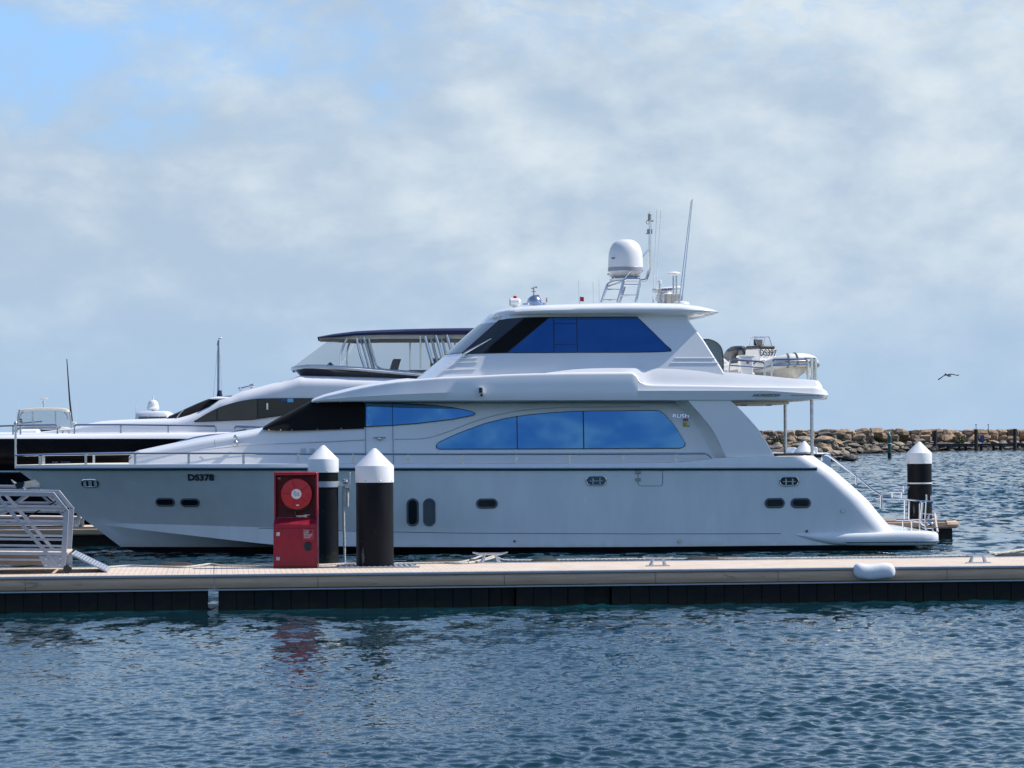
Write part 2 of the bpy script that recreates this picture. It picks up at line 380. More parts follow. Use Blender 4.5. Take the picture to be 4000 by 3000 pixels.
def words(txt, name, material, parent, p, h, wd=None, shear=0.0, bold=0.0, ext=0.006, rot=(math.pi / 2, 0, 0), align='LEFT', lead=1.0):
    cu = bpy.data.curves.new(name, 'FONT'); cu.body = txt; cu.size = 1.0; cu.shear = shear; cu.offset = bold; cu.extrude = ext / h * .7
    cu.align_x = align; cu.space_line = lead; cu.resolution_u = 3
    tmp = bpy.data.objects.new(name + '_tmp', cu); C.objects.link(tmp)
    bpy.context.view_layer.update()
    me = bpy.data.meshes.new_from_object(tmp.evaluated_get(bpy.context.evaluated_depsgraph_get()))
    bpy.data.objects.remove(tmp); bpy.data.curves.remove(cu)
    nl = txt.count('\n') + 1
    co = np.empty(len(me.vertices) * 3, 'f'); me.vertices.foreach_get('co', co); co = co.reshape(-1, 3)
    co[:, 0] -= co[:, 0].min(); co[:, 1] -= co[:, 1].min()
    sy = h / co[:, 1].max(); sx = sy if wd is None else wd / co[:, 0].max()
    co[:, 0] *= sx; co[:, 1] *= sy; co[:, 2] *= h
    me.vertices.foreach_set('co', co.ravel()); me.materials.clear(); me.materials.append(material); me.name = name
    o = bpy.data.objects.new(name, me); C.objects.link(o); o.parent = parent; o.location = p; o.rotation_euler = rot
    return o
# ------------------------------------------------------------------ water
def water():
    ys = [9.0]
    while ys[-1] < 440: ys.append(ys[-1] + min(0.20 if ys[-1] < 150 else 0.30, max(0.022, ys[-1] ** 2 / 30000)))
    while ys[-1] < 4500: ys.append(ys[-1] * 1.08)
    ys = np.array(ys); ts = np.concatenate([[-2.6, -1.4, -.8, -.5, -.36], np.linspace(-.27, .27, 560), [.36, .5, .8, 1.4, 2.6]])
    Yg, T = np.meshgrid(ys, ts, indexing='ij'); Xg = T * (Yg + 3)
    dy = np.gradient(ys); sp = np.maximum(np.repeat(dy[:, None], len(ts), 1), (Yg + 3) * .54 / 560)
    Zg = np.zeros_like(Xg)
    # slow patches of stronger and weaker ripple
    def lowf(sx, sy, n, seed):
        g = np.random.default_rng(seed); a = np.zeros_like(Xg)
        for _ in range(n):
            k = g.normal(size=2); a += np.sin(Xg * k[0] / sx + Yg * k[1] / sy + g.uniform(0, 6.28))
        return a / math.sqrt(n / 2)
    patch = 1.0 + 0.20 * lowf(3.0, 4.2, 7, 3) + 0.10 * lowf(1.0, 1.6, 7, 5)
    patch *= np.clip(1.05 + Xg / np.maximum(Yg, 8) * 3.0, 0.66, 1.7) 
    patch = np.clip(patch, 0.4, 1.9)
    for lam, slope in ((0.10, .030), (0.14, .050), (0.19, .062), (0.26, .066), (0.36, .050), (0.50, .032), (0.75, .018), (1.2, .010), (2.0, .006), (3.6, .004)):
        for q in range(9):
            l = lam * math.exp(rng.normal() * .14); th = rng.normal(0.62, 0.75) + math.pi / 2
            k = 2 * math.pi / l; kx, ky = math.cos(th) * k, math.sin(th) * k
            amp = slope / k / 1.75
            fade = np.clip((l / sp - 2.2) / 2.0, 0, 1)
            ph = Xg * kx + Yg * ky + rng.uniform(0, 6.28)
            s = np.sin(ph + .25 * np.sin(Xg * kx * .31 + ph * .2))
            Zg += amp * fade * (s - 0.26 * np.cos(2 * ph)) * patch * (1 + 4.5 * np.clip((Yg - 76) / 40, 0, 1) if .45 < lam < 1.3 else 1)
    nv = Xg.size; ny, nx = Xg.shape
    co = np.stack([Xg, Yg, Zg], -1).reshape(-1, 3)
    idx = np.arange(nv).reshape(ny, nx)
    q = np.stack([idx[:-1, :-1], idx[:-1, 1:], idx[1:, 1:], idx[1:, :-1]], -1).reshape(-1, 4)
    # water behind and beside the camera
    x0, x1 = co[idx[0, 0]], co[idx[0, -1]]
    extra = np.array([[-3000, 9, 0], [-3000, -2500, 0], [3000, -2500, 0], [3000, 9, 0], [-3000, 4500, 0], [3000, 4500, 0], [x0[0], 9, -.03], [x1[0], 9, -.03],
                      [ -12 , 9, 0], [12, 9, 0]], float)
    co = np.vstack([co, extra]); e = nv
    me = bpy.data.meshes.new('water'); me.vertices.add(len(co)); me.vertices.foreach_set('co', co.astype('f').ravel())
    quads = np.vstack([q, [[e, e + 1, e + 2, e + 3]]])
    # side skirts beyond the fan
    l0, l1, r0, r1 = idx[0, 0], idx[-1, 0], idx[0, -1], idx[-1, -1]
    quads = np.vstack([quads, [[e + 0, l0, l1, e + 4]], [[r0, e + 3, e + 5, r1]]])
    me.loops.add(quads.size); me.loops.foreach_set('vertex_index', quads.astype('i').ravel())
    me.polygons.add(len(quads)); me.polygons.foreach_set('loop_start', np.arange(0, quads.size, 4).astype('i'))
    me.polygons.foreach_set('loop_total', np.full(len(quads), 4, 'i')); me.polygons.foreach_set('use_smooth', np.ones(len(quads), bool))
    me.update(calc_edges=True)
    m = bpy.data.materials.new('sea_water'); m.use_nodes = True; t = NT(m.node_tree); b = m.node_tree.nodes['Principled BSDF']
    co_ = t.n('ShaderNodeTexCoord').outputs['Object']
    big = t.noise(t.n('ShaderNodeMapping', ins={'Vector': co_, 'Scale': (.05, .02, 1)}).outputs[0], 1.0, 4, .6)
    col = t.mix(t.mr(big, .35, .65), (0.0034, 0.026, 0.039), (0.0052, 0.037, 0.051))
    t.l(col, b.inputs['Base Color']); b.inputs['Roughness'].default_value = 0.04; b.inputs['IOR'].default_value = 1.333
    sy = t.n('ShaderNodeSeparateXYZ', ins={0: co_}).outputs[1]
    far = t.mr(sy, 24, 90)
    def wig(scale, sx, sy_, det):
        return t.n('ShaderNodeTexNoise', ins={'Vector': t.n('ShaderNodeMapping', ins={'Vector': co_, 'Scale': (sx, sy_, 1), 'Rotation': (0, 0, .3)}).outputs[0], 'Scale': scale, 'Detail': det, 'Roughness': .6}).outputs[1]
    def vm(op, a, b_):
        nd = t.n('ShaderNodeVectorMath', operation=op)
        for k, v in ((0, a), (1, b_)):
            if hasattr(v, 'is_output'): t.l(v, nd.inputs[k])
            else: nd.inputs[k].default_value = v
        return nd.outputs[0]
    def scl(a, f):
        nd = t.n('ShaderNodeVectorMath', operation='SCALE', ins={0: a}); t.l(f, nd.inputs['Scale']) if hasattr(f, 'is_output') else setattr(nd.inputs['Scale'], 'default_value', f); return nd.outputs[0]
    near_w = vm('MULTIPLY', vm('SUBTRACT', wig(13, 1, .8, 3), (.5, .5, .5)), (.34, .34, 0))
    far_w = vm('MULTIPLY', vm('SUBTRACT', wig(1.5, 1, .55, 6), (.5, .5, .5)), (2.2, 3.4, 0))
    geo = t.n('ShaderNodeNewGeometry')
    nn = vm('ADD', geo.outputs['Normal'], vm('ADD', scl(near_w, t.math('SUBTRACT', 1.0, far)), scl(far_w, far)))
    nn = t.n('ShaderNodeVectorMath', operation='NORMALIZE', ins={0: nn}).outputs[0]
    t.l(nn, b.inputs['Normal'])
    me.materials.append(m)
    o = bpy.data.objects.new('water', me); C.objects.link(o)
    return tag(o, 'rippled blue green harbour water around the pontoons', None, None, 'structure')
water()

# ------------------------------------------------------------------ near pontoon
p0 = ground(2000, 2368, 0.0); PYAW = R(6.0)
PF = Frame(p0, PYAW); DZ = 0.60; PW = 3.3
pont = thing('pontoon', 'long beige decked floating pontoon with black floats across the foreground', 'pontoon', PF.o, PYAW)
def deckpt(px, py, z=DZ): return PF.loc(ground(px, py, z))
U0, U1 = -15.0, 15.0
jx = [deckpt(x, 2240).x for x in (835,)]
mb = MB(); secs = []
ju = PF.hit(835, 2240, 0)[0]
for a, b in ((U0, ju - .006), (ju + .006, U1)): mb.box(((a + b) / 2, PW / 2, DZ - .04), (b - a, PW - .12, .08))
mb.build('deck', deckm, pont)
for v, nm in ((0.03, 1), (PW - .03, -1)):
    mb = MB(); mb.bar((U0, v, DZ - .012), (U1, v, DZ - .012), .07, .05); mb.build('edge_trim', alu, pont, bev=.012)
    mb = MB()
    for a, b in zip([U0] + [PF.hit(x, 2255, 0)[0] for x in (98, 838, 1242, 1970, 2560, 3040, 3700)], [PF.hit(x, 2255, 0)[0] for x in (98, 838, 1242, 1970, 2560, 3040, 3700)] + [U1]):
        prof = [(0.0, .36), (-.035, .375), (-.055, .42), (-.06, .47), (-.05, .53), (-.02, .565), (0.0, .57)]
        ring = lambda u: [(u, v + .03 * nm + y * nm, z) for y, z in prof] 
        mb.loft([ring(a + .004), ring(b - .004)], True, True)
    mb.build('waler', waler, pont)
    mb = MB(); mb.bar((U0, v - .015 * nm, .345), (U1, v - .015 * nm, .345), .05, .025); mb.build('lower_rail', alu, pont)
gaps = [(805, 852, 0), (1905, 2020, 1), (2285, 2390, 1)]
edges = []
fl = [U0]
def fu(px): return PF.hit(px, 2330, .1)[0]
blocks = [(U0, fu(812)), (fu(852), fu(1908)), (fu(1908), fu(2015)), (fu(2015), fu(2285)), (fu(2285), fu(2388)), (fu(2388), fu(3120)), (fu(3120), U1)]
for k, (a, b) in enumerate(blocks):
    mb = MB(); rec = .20 if k in (2, 4) else .07
    n = max(1, round((b - a) / .318))
    for i in range(n):
        c0, c1 = lerp(a, b, i / n), lerp(a, b, (i + 1) / n)
        d = rec + random.uniform(-.006, .006)
        mb.box(((c0 + c1) / 2, PW / 2, .045), (c1 - c0 - .012, PW - 2 * d, .59))
    mb.box(((a + b) / 2, PW / 2, .04), (b - a - .01, PW - 2 * rec - .04, .57))
    mb.build('float', float_m, pont, bev=.012, weld=False)
# cleats bolted to the deck
def cleat(c, yaw, s=1.0, parent=None, m=steel, legs=.16):
    mb = MB(); cx, cy, cz = c
    e = Vector((math.cos(yaw), math.sin(yaw), 0)); c = Vector(c)
    hl, hh = .33 * s, .17 * s
    mb.tube([c + e * x + Vector((0, 0, hh + dz)) for x, dz in ((-hl, .03 * s), (-hl * .6, 0), (hl * .6, 0), (hl, .03 * s))], [.012 * s, .026 * s, .026 * s, .012 * s], 10)
    for sg in (-1, 1): mb.tube([c + e * sg * legs * s, c + e * sg * legs * .62 * s + Vector((0, 0, hh))], [.045 * s, .024 * s], 10)
    mb.box(c + Vector((0, 0, .01)), (.5 * s, .13 * s, .02), yaw)
    return mb.build('cleat', m, parent)
for px, py, s in ((1915, 2200, 1.0), (2570, 2212, .85), (3820, 2200, .9)):
    q = deckpt(px, py); cleat((q.x, q.y, DZ), 0.05, s, pont)
# galvanised grating round the pile
q = deckpt(1465, 2214)
mb = MB()
for i in range(14): mb.bar((q.x - .62 + i * .1, q.y - .42, DZ + .012), (q.x - .62 + i * .1, q.y + .36, DZ + .012), .05, .02)
mb.bar((q.x - .68, q.y - .45, DZ + .014), (q.x + .78, q.y - .45, DZ + .014), .05, .024)
mb.bar((q.x - .68, q.y + .39, DZ + .014), (q.x + .78, q.y + .39, DZ + .014), .05, .024)
mb.build('pile_grating', alu, pont, weld=False)
# foam bumpers on the far edge
for a, b in ((600, 772), (1635, 1905), (2060, 2200), (2665, 2945), (3308, 3500), (3880, 4160)):
    ua, ub = PF.hit(a, 2195, PW + .12)[0], PF.hit(b, 2195, PW + .12)[0]
    mb = MB(); r = .17; pts = [(ua + r * (1 - math.cos(t * math.pi / 2 / 4)), PW + .16, r * math.sin(t * math.pi / 8)) for t in range(5)]
    prof = [(ua, .02), (ua + .02, .09), (ua + .09, .155), (ua + .2, .185), (ub - .2, .185), (ub - .09, .155), (ub - .02, .09), (ub, .02)]
    mb.tube([(u, PW + .17, DZ - .12 + .0 ) for u, r_ in prof], [r_ + .01 for u, r_ in prof], 14)
    mb.build('bumper', bumper, pont)

# ------------------------------------------------------------------ hose reel cabinet
qc = deckpt(1154, 2219); D = (PF.o + PF.U * qc.x + PF.V * qc.y).y; mpp = D / F
cw, chh = 171 * mpp, 374 * mpp
cab = thing('fire_hose_cabinet', 'red steel fire hose cabinet with open reel standing on the pontoon', 'hose cabinet', PF.o + PF.U * qc.x + PF.V * qc.y + Vector((0, 0, DZ)), PYAW + R(-5.5))
lh = 170 * mpp; dep = .52; w2 = cw / 2
mb = MB(); sh_h = lh + 24 * mpp
prof = [(0, 0.0), (0, lh), (.17, sh_h), (dep, sh_h), (dep, 0)]
mb.loft([[(x, y, z) for y, z in prof] for x in (-w2, w2)]); mb.build('lower_body', red, cab, bev=.012)
mb = MB(); t_ = .028; y0 = .15
mb.box((-w2 + t_ / 2 + .004, (y0 + dep) / 2, (sh_h + chh) / 2), (t_, dep - y0 - .004, chh - sh_h - .004))
mb.box((w2 - t_ / 2 - .004, (y0 + dep) / 2, (sh_h + chh) / 2), (t_, dep - y0 - .004, chh - sh_h - .004))
mb.box((0, dep - t_ / 2 - .006, (sh_h + chh) / 2), (cw - 2 * t_ - .01, t_, chh - sh_h - .006))
mb.build('upper_case', red, cab, bev=.006, weld=False)
mb = MB(); mb.box((0, (y0 + dep) / 2 - .015, chh - .028), (cw, dep - y0 + .03, .056)); mb.build('hood', red, cab, bev=.022)
mb = MB(); mb.box((0, -.006, lh * .47), (cw - .07, .014, lh * .86)); door = mb.build('door', red, cab, bev=.005)
for z in (.22, .78):
    mb = MB(); mb.box((-w2 + .085, -.022, lh * z), (.065, .02, .065)); mb.tube([(-w2 + .085, -.034, lh * z - .03), (-w2 + .085, -.034, lh * z + .03)], .012, 8); mb.build('hinge', alu, door, bev=.004)
rx, rz = (1150 - 1148) * mpp, (2219 - 1931) * mpp
ry = .30; rr = 61 * mpp
mb = MB(); mb.lathe([(rr * .98, ry - .075), (rr, ry - .065), (rr, ry - .05), (.05, ry - .05)], (rx, 0, rz), 40, 'Y'); mb.lathe([(.01, ry - .082), (rr * .9, ry - .080), (rr * .98, ry - .075)], (rx, 0, rz), 40, 'Y')
reel = mb.build('hose_reel', redreel, cab, 25)
for k in range(5): 
    a = k * 2 * math.pi / 5 + .6; mb = MB()
    mb.bar((rx + math.cos(a) * rr * .38, ry - .083, rz + math.sin(a) * rr * .38), (rx + math.cos(a) * rr * .86, ry - .083, rz + math.sin(a) * rr * .86), .012, .006, Vector((0, 1, 0))); mb.build('reel_rib', red, reel, weld=False)
mb = MB(); mb.lathe([(.002, ry - .098), (20 * mpp * .96, ry - .096), (20 * mpp, ry - .085)], (rx, 0, rz), 28, 'Y'); mb.build('hub_label', white_lbl, reel)
for q_ in ((-.028, .03), (.018, -.022), (-.02, -.03), (.025, .028)): pass
mb = MB(); mb.box((rx + .0, ry - .1, rz + .018), (.10, .004, .006)); mb.box((rx, ry - .1, rz - .004), (.12, .004, .006)); mb.box((rx, ry - .1, rz - .03), (.09, .004, .006)); mb.box((rx - .03, ry - .1, rz + .042), (.018, .004, .012)); mb.box((rx + .045, ry - .1, rz - .03), (.014, .004, .012)); mb.build('label_print', letter, reel, weld=False)
mb = MB(); mb.box((rx + .02, ry - .088, rz - rr * .72), (.05, .008, .022)); mb.build('reel_plate', white_lbl, reel)
mb = MB()
for k in range(4): 
    mb.tube([(rx + math.cos(a) * rr * (.90 - .015 * k), ry - .02 + k * .035, rz - .035 + math.sin(a) * rr * (.98 - .02 * k)) for a in np.linspace(0, 2 * math.pi, 36, endpoint=False)], .02, 8, True)
mb.build('hose', blackrub, cab, weld=False)
mb = MB(); mb.tube(rounded([(rx - .02, ry - .03, rz - rr * .95), (rx - .03, ry - .06, rz - rr * 1.2), (rx - .02, ry - .05, sh_h + .02)], .05), .018, 8); mb.tube([(rx - .02, ry - .07, rz - rr * 1.05), (rx + .1, ry - .06, rz - rr * .98)], .012, 8); mb.build('nozzle', blackrub, cab, weld=False)
mb = MB()
for k in range(7): mb.tube([(.06 + random.uniform(-.06, .14), .2 + random.uniform(-.04, .1), sh_h + .015 + .006 * k), (.16 + random.uniform(-.05, .1), .22 + random.uniform(-.05, .08), sh_h + .02 + .006 * k)], .010, 6)
mb.build('brass_fitting', creamcan, cab, weld=False)
mb = MB(); mb.box((-w2 + .075, dep - .045, chh - .115), (.07, .012, .07)); lb = mb.build('sticker', redreel, cab)
mb = MB(); mb.box((-w2 + .075, dep - .056, chh - .115), (.05, .01, .032)); mb.build('sticker_print', white_lbl, lb)
mb = MB(); mb.lathe([(.002, dep - .062), (.036, dep - .06), (.04, dep - .04)], (w2 - .085, 0, chh - .105), 18, 'Y'); mb.build('cap', redreel, cab)
mb = MB(); mb.lathe([(.002, -.020), (17 * mpp * .85, -.020), (17 * mpp, -.03), (17 * mpp, -.013)], ((1201 - 1152) * mpp, 0, (2219 - 2135) * mpp), 28, 'Y'); mb.build('break_glass', glass_black, door)
words('IN CASE\nOF FIRE\nBREAK GLASS\nTO OPERATE\nFIRE HOSE', 'instruction_text', white_lbl, door, ((1186 - 1152) * mpp, -.016, (2219 - 2103) * mpp), 31 * mpp, 33 * mpp, ext=.002, align='LEFT')
mb = MB(); lx0, lx1, lz0, lz1 = (1184 - 1152) * mpp, (1221 - 1152) * mpp, (2219 - 2107) * mpp, (2219 - 2069) * mpp
mb.tube([(lx0, -.0145, lz0), (lx1, -.0145, lz0), (lx1, -.0145, lz1), (lx0, -.0145, lz1)], .002, 4, True); mb.build('instruction_border', greyband, door)

# ------------------------------------------------------------------ piles
def pile(loc, r, zt, zc, zb, z0, label, collar=None):
    t = thing('mooring_pile', label, 'pile', loc, 0, 'capped mooring piles')
    mb = MB(); mb.lathe([(r, z0), (r, zb + .01)], (0, 0, 0), 40); mb.build('sleeve', pileblk, t)
    mb = MB(); rc = r * 1.035; mb.lathe([(rc, zb), (rc, zc - .012), (rc - .004, zc), (rc * .985, zc + .012), (.05, zt - .02), (.03, zt - .004), (.002, zt)], (0, 0, 0), 40); cp = mb.build('cap', pilecap, t, 20)
    for k in range(8):
        a = k * math.pi / 4 + .35; mb = MB(); mb.ball((math.cos(a) * rc, math.sin(a) * rc, zb + .03), .012, 5); mb.build('rivet', steel, cp)
    return t
g1 = ground(1465, 2213, DZ); m1 = g1.y / F
hz = lambda px, py, Yd: at(px, py, Yd).z
pile((g1.x, g1.y, 0), 146 * m1 / 2, hz(1463, 1751, g1.y), hz(1463, 1822, g1.y), hz(1463, 1884, g1.y), -1.5, 'nearest and thickest black mooring pile with white cone cap standing in the pontoon grating')
Y2 = g1.y * 1.232; g2 = at(1263, 1900, Y2); m2 = Y2 / F
t2 = pile((g2.x, g2.y, 0), 117 * m2 / 2, hz(1262, 1739, Y2), hz(1262, 1795, Y2), hz(1262, 1845, Y2), -1.5, 'black mooring pile with white cone cap and steel collar half hidden by the red cabinet')
r2 = 117 * m2 / 2; zc2 = hz(1263, 1891, Y2)
mb = MB(); mb.lathe([(r2 + .004, zc2 - .065), (r2 + .022, zc2 - .065), (r2 + .022, zc2 + .065), (r2 + .004, zc2 + .065)], (0, 0, 0), 40); mb.build('collar', alu, t2)
mb = MB(); mb.box((r2 + .07, 0, zc2), (.12, .06, .10)); mb.ball((r2 + .165, -.02, zc2 + .05), .075, 8); mb.box((r2 + .20, 0, zc2 - .02), (.12, .1, .15)); mb.box((r2 + .265, 0, zc2 + .06), (.018, .12, .40)); mb.tube([(r2 + .165, -.07, zc2 + .0), (r2 + .165, .07, zc2)], .045, 10); mb.build('rope_bracket', steel, t2, weld=False, bev=.006)
Y3 = 78.5; g3 = at(3592, 1900, Y3); m3 = Y3 / F
t3 = pile((g3.x, g3.y, 0), 95 * m3 / 2, hz(3591, 1725, Y3), hz(3591, 1771, Y3), hz(3591, 1811, Y3), -1.5, 'black mooring pile with white band behind the yacht stern')
r3 = 95 * m3 / 2; zc3 = hz(3591, 1887, Y3)
mb = MB(); mb.lathe([(r3 + .003, zc3 - .02), (r3 + .012, zc3 - .02), (r3 + .012, zc3 + .02), (r3 + .003, zc3 + .02)], (0, 0, 0), 40); mb.build('white_band', pilecap, t3)
Y4 = 92.0; g4 = at(3143, 1900, Y4); m4 = Y4 / F
pile((g4.x, g4.y, 0), 80 * m4 / 2, hz(3143, 1723, Y4), hz(3143, 1766, Y4), hz(3143, 1800, Y4), -1.5, 'mooring pile whose white cone shows between the cockpit posts of the yacht')

# ------------------------------------------------------------------ far pontoon beyond the yacht
ga = at(3735, 2034, 77.2); FPW = 1.9
FZ = 0.52; FF = Frame(ga, R(3.5))
fp = thing('finger_pontoon', 'beige decked finger pontoon with black floats on the far side of the large yacht', 'pontoon', FF.o, R(3.5))
L = -34.0
mb = MB(); mb.box(((L - .25) / 2, FPW / 2, FZ - .04), (-L - .25, FPW - .1, .08)); mb.build('deck', deckm, fp)
mb = MB(); mb.bar((L, .03, FZ - .01), (-.25, .03, FZ - .01), .07, .04); mb.build('edge_trim', alu, fp)
mb = MB(); prof = [(0.0, .30), (-.05, .33), (-.06, .40), (-.05, .46), (0.0, .48)]
mb.loft([[(u, y, z) for y, z in prof] for u in (L, -.28)])
mb.loft([[(y2, v, z) for y2, z in ((-.02, .30), (.04, .33), (.05, .40), (.04, .46), (-.02, .48))] for v in (.25, FPW - .25)])
mb.build('waler', waler, fp)
mb = MB(); mb.tube([(-.29, .0, .40), (-.12, .03, .40), (-.01, .12, .40), (.01, .27, .40)], [.11] * 4, 10); mb.build('corner_bumper', waler, fp)
for i in range(5):
    a, b = L * (i + 1) / 5 - .05, L * i / 5 - .08
    mb = MB(); mb.box(((a + b) / 2, FPW / 2, 0.0), (b - a - .02, FPW - .12, .58)); mb.build('float', float_m, fp, bev=.02)
q = FF.loc(ground(3715, 2018, FZ)); cleat((-.55, .5, FZ), 0.0, .9, fp, chrome)

# ------------------------------------------------------------------ gangways
waler_shade = mat('tan_beam_in_shade', (0.20, 0.13, 0.085), 0.6, var=0.15, vs=3)  # waler tan darkened, the shade on the floor beams put into the colour
def gangway(fr, parent, u_end, v0, v1, zdeck, z_top, ulen, slope, near_only=False):
    """Truss gangway running to -u from its foot at u_end."""
    Z_ = lambda u, z: z + (u_end - u) * slope
    P = lambda u, v, z: Vector((u, v, Z_(u, z)))
    zf = zdeck + .36
    for v, nm in ((v0, 'truss'), (v1, 'truss')):
        mb = MB(); ht, bt = .07, .055
        ue = u_end - .03
        mb.bar(P(-ulen, v, z_top), P(ue - .22, v, z_top), bt, ht)
        mb.bar(P(ue - .25, v, z_top + .012), P(ue, v, z_top - .30), bt + .004, ht)
        mb.bar(P(ue - .005, v, z_top - .27), P(ue - .07, v, zdeck + .09), bt + .004, .09, Vector((1, 0, 0)))
        for z in np.array([.235, .47, .71, .875, 1.03]) * (z_top - zdeck - .02) / 1.22: mb.bar(P(-ulen, v, z_top - z), P(ue - .06, v, z_top - z), bt * .55, .042)
        u = ue - .1
        k = 0
        while u > -ulen:
            a, b = (u - .05, u - 1.12) if k % 2 == 0 else (u - 1.15 + 1.07, u - 1.15)
            if k % 2 == 0: mb.bar(P(a, v, zdeck + .12), P(b, v, z_top - .03), bt * .85, .06)
            else: mb.bar(P(u, v, z_top - .03), P(u - 1.07, v, zdeck + .3), bt * .85, .06)
            u -= 1.15; k += 1
        mb.build(nm, alu, parent, weld=False, bev=.006)
    mb = MB(); mb.loft([[P(u, v, zf + dz) for v, dz in ((v0 + .05, -.03), (v0 + .05, 0), (v1 - .05, 0), (v1 - .05, -.03))] for u in (-ulen, u_end - .02)]); mb.build('floor', deckm, parent)
    mb = MB(); 
    for v in (v0 + .02, v1 - .02): mb.bar(P(-ulen, v, zf - .135), P(u_end - .30, v, zf - .135), .04, .17)
    mb.build('floor_beam', waler_shade, parent, weld=False)
    mb = MB(); mb.bar(P(-ulen, v0 + .0, zf - .02), P(u_end - .02, v0 + .0, zf - .02), .05, .055); mb.build('edge_trim', alu, parent)
    mb = MB(); pz = zf - .06
    mb.prism([(u_end - .52, pz + .01), (u_end - .06, pz + .01), (u_end - .06, zdeck + .1), (u_end - .42, zdeck + .1)], v0 - .012, v0 + .05); gp = mb.build('gusset', alu, parent)
    for u in (u_end - .39, u_end - .15):
        for z in (zdeck + .155, zdeck + .26): mb = MB(); mb.lathe([(.002, v0 - .026), (.022, v0 - .024), (.024, v0 - .012)], (u, 0, z), 10, 'Y'); mb.build('bolt', steel, gp)
    mb = MB(); mb.lathe([(.065, v0 - .04), (.075, v0 - .03), (.075, v0 + .04), (.065, v0 + .05)], (u_end - .02, 0, zdeck + .078), 18, 'Y'); mb.build('wheel', blackrub, parent)
    mb = MB(); mb.bar((u_end + .0, v0 + .1, zdeck + .33), (u_end + .0, v0 + .1, zdeck + .11), .12, .03, Vector((0, 1, 0)))
    mb.build('end_plate', alu, parent)
gq = deckpt(262, 2240); gv0 = gq.y; ge = PF.hit(268, 2100, gv0)[0]
gw = thing('gangway', 'aluminium truss gangway in front, its foot wheel on the near pontoon', 'gangway', PF.o, PYAW)
ztop = PF.hit(235, 1931, gv0)[1]
gangway(PF, gw, ge, gv0, gv0 + 1.75, DZ, ztop, 15.0, .022)
mb = MB(); n = 9
P1 = Vector((ge + .04, 0, DZ + .33)); P2 = Vector((ge + .66, 0, DZ + .02))
mb.loft([[(p.x, v, p.z + dz) for v, dz in ((gv0 + .1, -.02), (gv0 + .1, .01), (gv0 + 1.6, .01), (gv0 + 1.6, -.02))] for p in (P1, P2)])
fl_ = mb.build('ramp_flap', alu, gw)
mb = MB()
for i in range(1, 13):
    p = P1.lerp(P2, i / 13); mb.bar((p.x, gv0 + .12, p.z + .016), (p.x, gv0 + 1.58, p.z + .016), .012, .012)
mb.build('tread', steel, fl_, weld=False)
fe = FF.hit(318, 2030, .35)[0]
gw2 = thing('gangway', 'second aluminium gangway farther back, behind the near one by the yacht bow', 'gangway', FF.o, R(3.5))
gangway(FF, gw2, fe, .35, 1.6, FZ - .1, FZ + 1.05, 34.0, .02)
# ------------------------------------------------------------------ the large motor yacht
YYAW = R(3.5); tmpF = Frame(Vector((0, 0, 0)), YYAW)
YF = Frame(at(1850, 2000, 69.9) + tmpF.V * 2.95, YYAW)
yacht = thing('motor_yacht', 'large white flybridge motor yacht with blue mirrored windows moored along the pontoon', 'yacht', YF.o, YYAW)
H = YF.hit
# --- hull rows, each a curve along the boat: (u, z)
def row(*pts): return [H(*p) for p in pts]
rows_px = {
 'top':  row((58,1817,0),(300,1815,-1.5),(700,1813.5,-2.5),(1200,1813,-3),(2000,1812,-3.05),(2640,1808,-3.05),(2720,1799,-3.05),(2790,1791,-3.05),(2880,1785,-3.05),(3190,1781,-3.0)),
 'rub':  row((62,1831,0),(700,1831,-2.5),(1200,1831,-3),(2000,1832,-3.05),(3200,1831,-3.05),(3262,1831,-3)),
 'c1':   row((346,2041,0),(660,2052,-1.5),(995,2062,-2.3),(1400,2075,-2.8),(1800,2082,-2.9),(2500,2085,-2.9),(3100,2084,-2.9),(3513,2080,-2.9)),
 'c2':   row((350,2044,0),(660,2085,-1.45),(995,2124,-2.3),(1100,2134,-2.5),(1500,2138,-2.85),(2500,2136,-2.9),(3560,2126,-2.9)),
 'boot': row((472,2136,0),(995,2142,-2.1),(1500,2143,-2.7),(2000,2142,-2.85),(2800,2133,-2.9),(3600,2130,-2.9)),
}
wl_s = H(525, 2174, 0)[0]; aft_wl = H(3600, 2150, -2.9)[0]
rows_px['wl'] = [(wl_s, 0.0), (aft_wl, 0.0)]
rows_px['low'] = [(wl_s + 1.2, -.7), (aft_wl - .1, -.7)]
par = {'top': (3.06, 9.5, 2.3), 'rub': (3.10, 9.5, 2.3), 'c1': (2.93, 12.0, 2.0), 'c2': (2.932, 12.0, 2.0), 'boot': (2.88, 12.5, 1.8), 'wl': (2.80, 12.5, 1.7), 'low': (2.0, 13, 1.6)}
def rowb(nm, u, us):
    B, Le, p = par[nm]; x = min(max((u - us) / Le, 0), 1)
    return B * (1 - (1 - x) ** p)
order = ['top', 'rub', 'c1', 'c2', 'boot', 'wl', 'low']
aft_curve = [H(x, y, -2.95) for x, y in ((3190,1781),(3225,1803),(3262,1831),(3330,1888),(3400,1950),(3450,2010),(3490,2055),(3513,2080))]
ts = np.concatenate([np.linspace(0, .06, 5), np.linspace(.075, .93, 46), 1 - .07 * (np.linspace(1, 0, 14) ** 1.8)[1:]])
ts = np.unique(np.round(ts, 6))
def rowpts(nm):
    pts = rows_px[nm]; us, ua = pts[0][0], pts[-1][0]; out = []
    for t in ts:
        u = us + (ua - us) * t; out.append((u, rowb(nm, u, us), itp(u, pts)))
    return out
base = {n: rowpts(n) for n in order}
K = 8; grid_rows = [base['top'], base['rub']]
us_r, us_c = rows_px['rub'][0], rows_px['c1'][0]
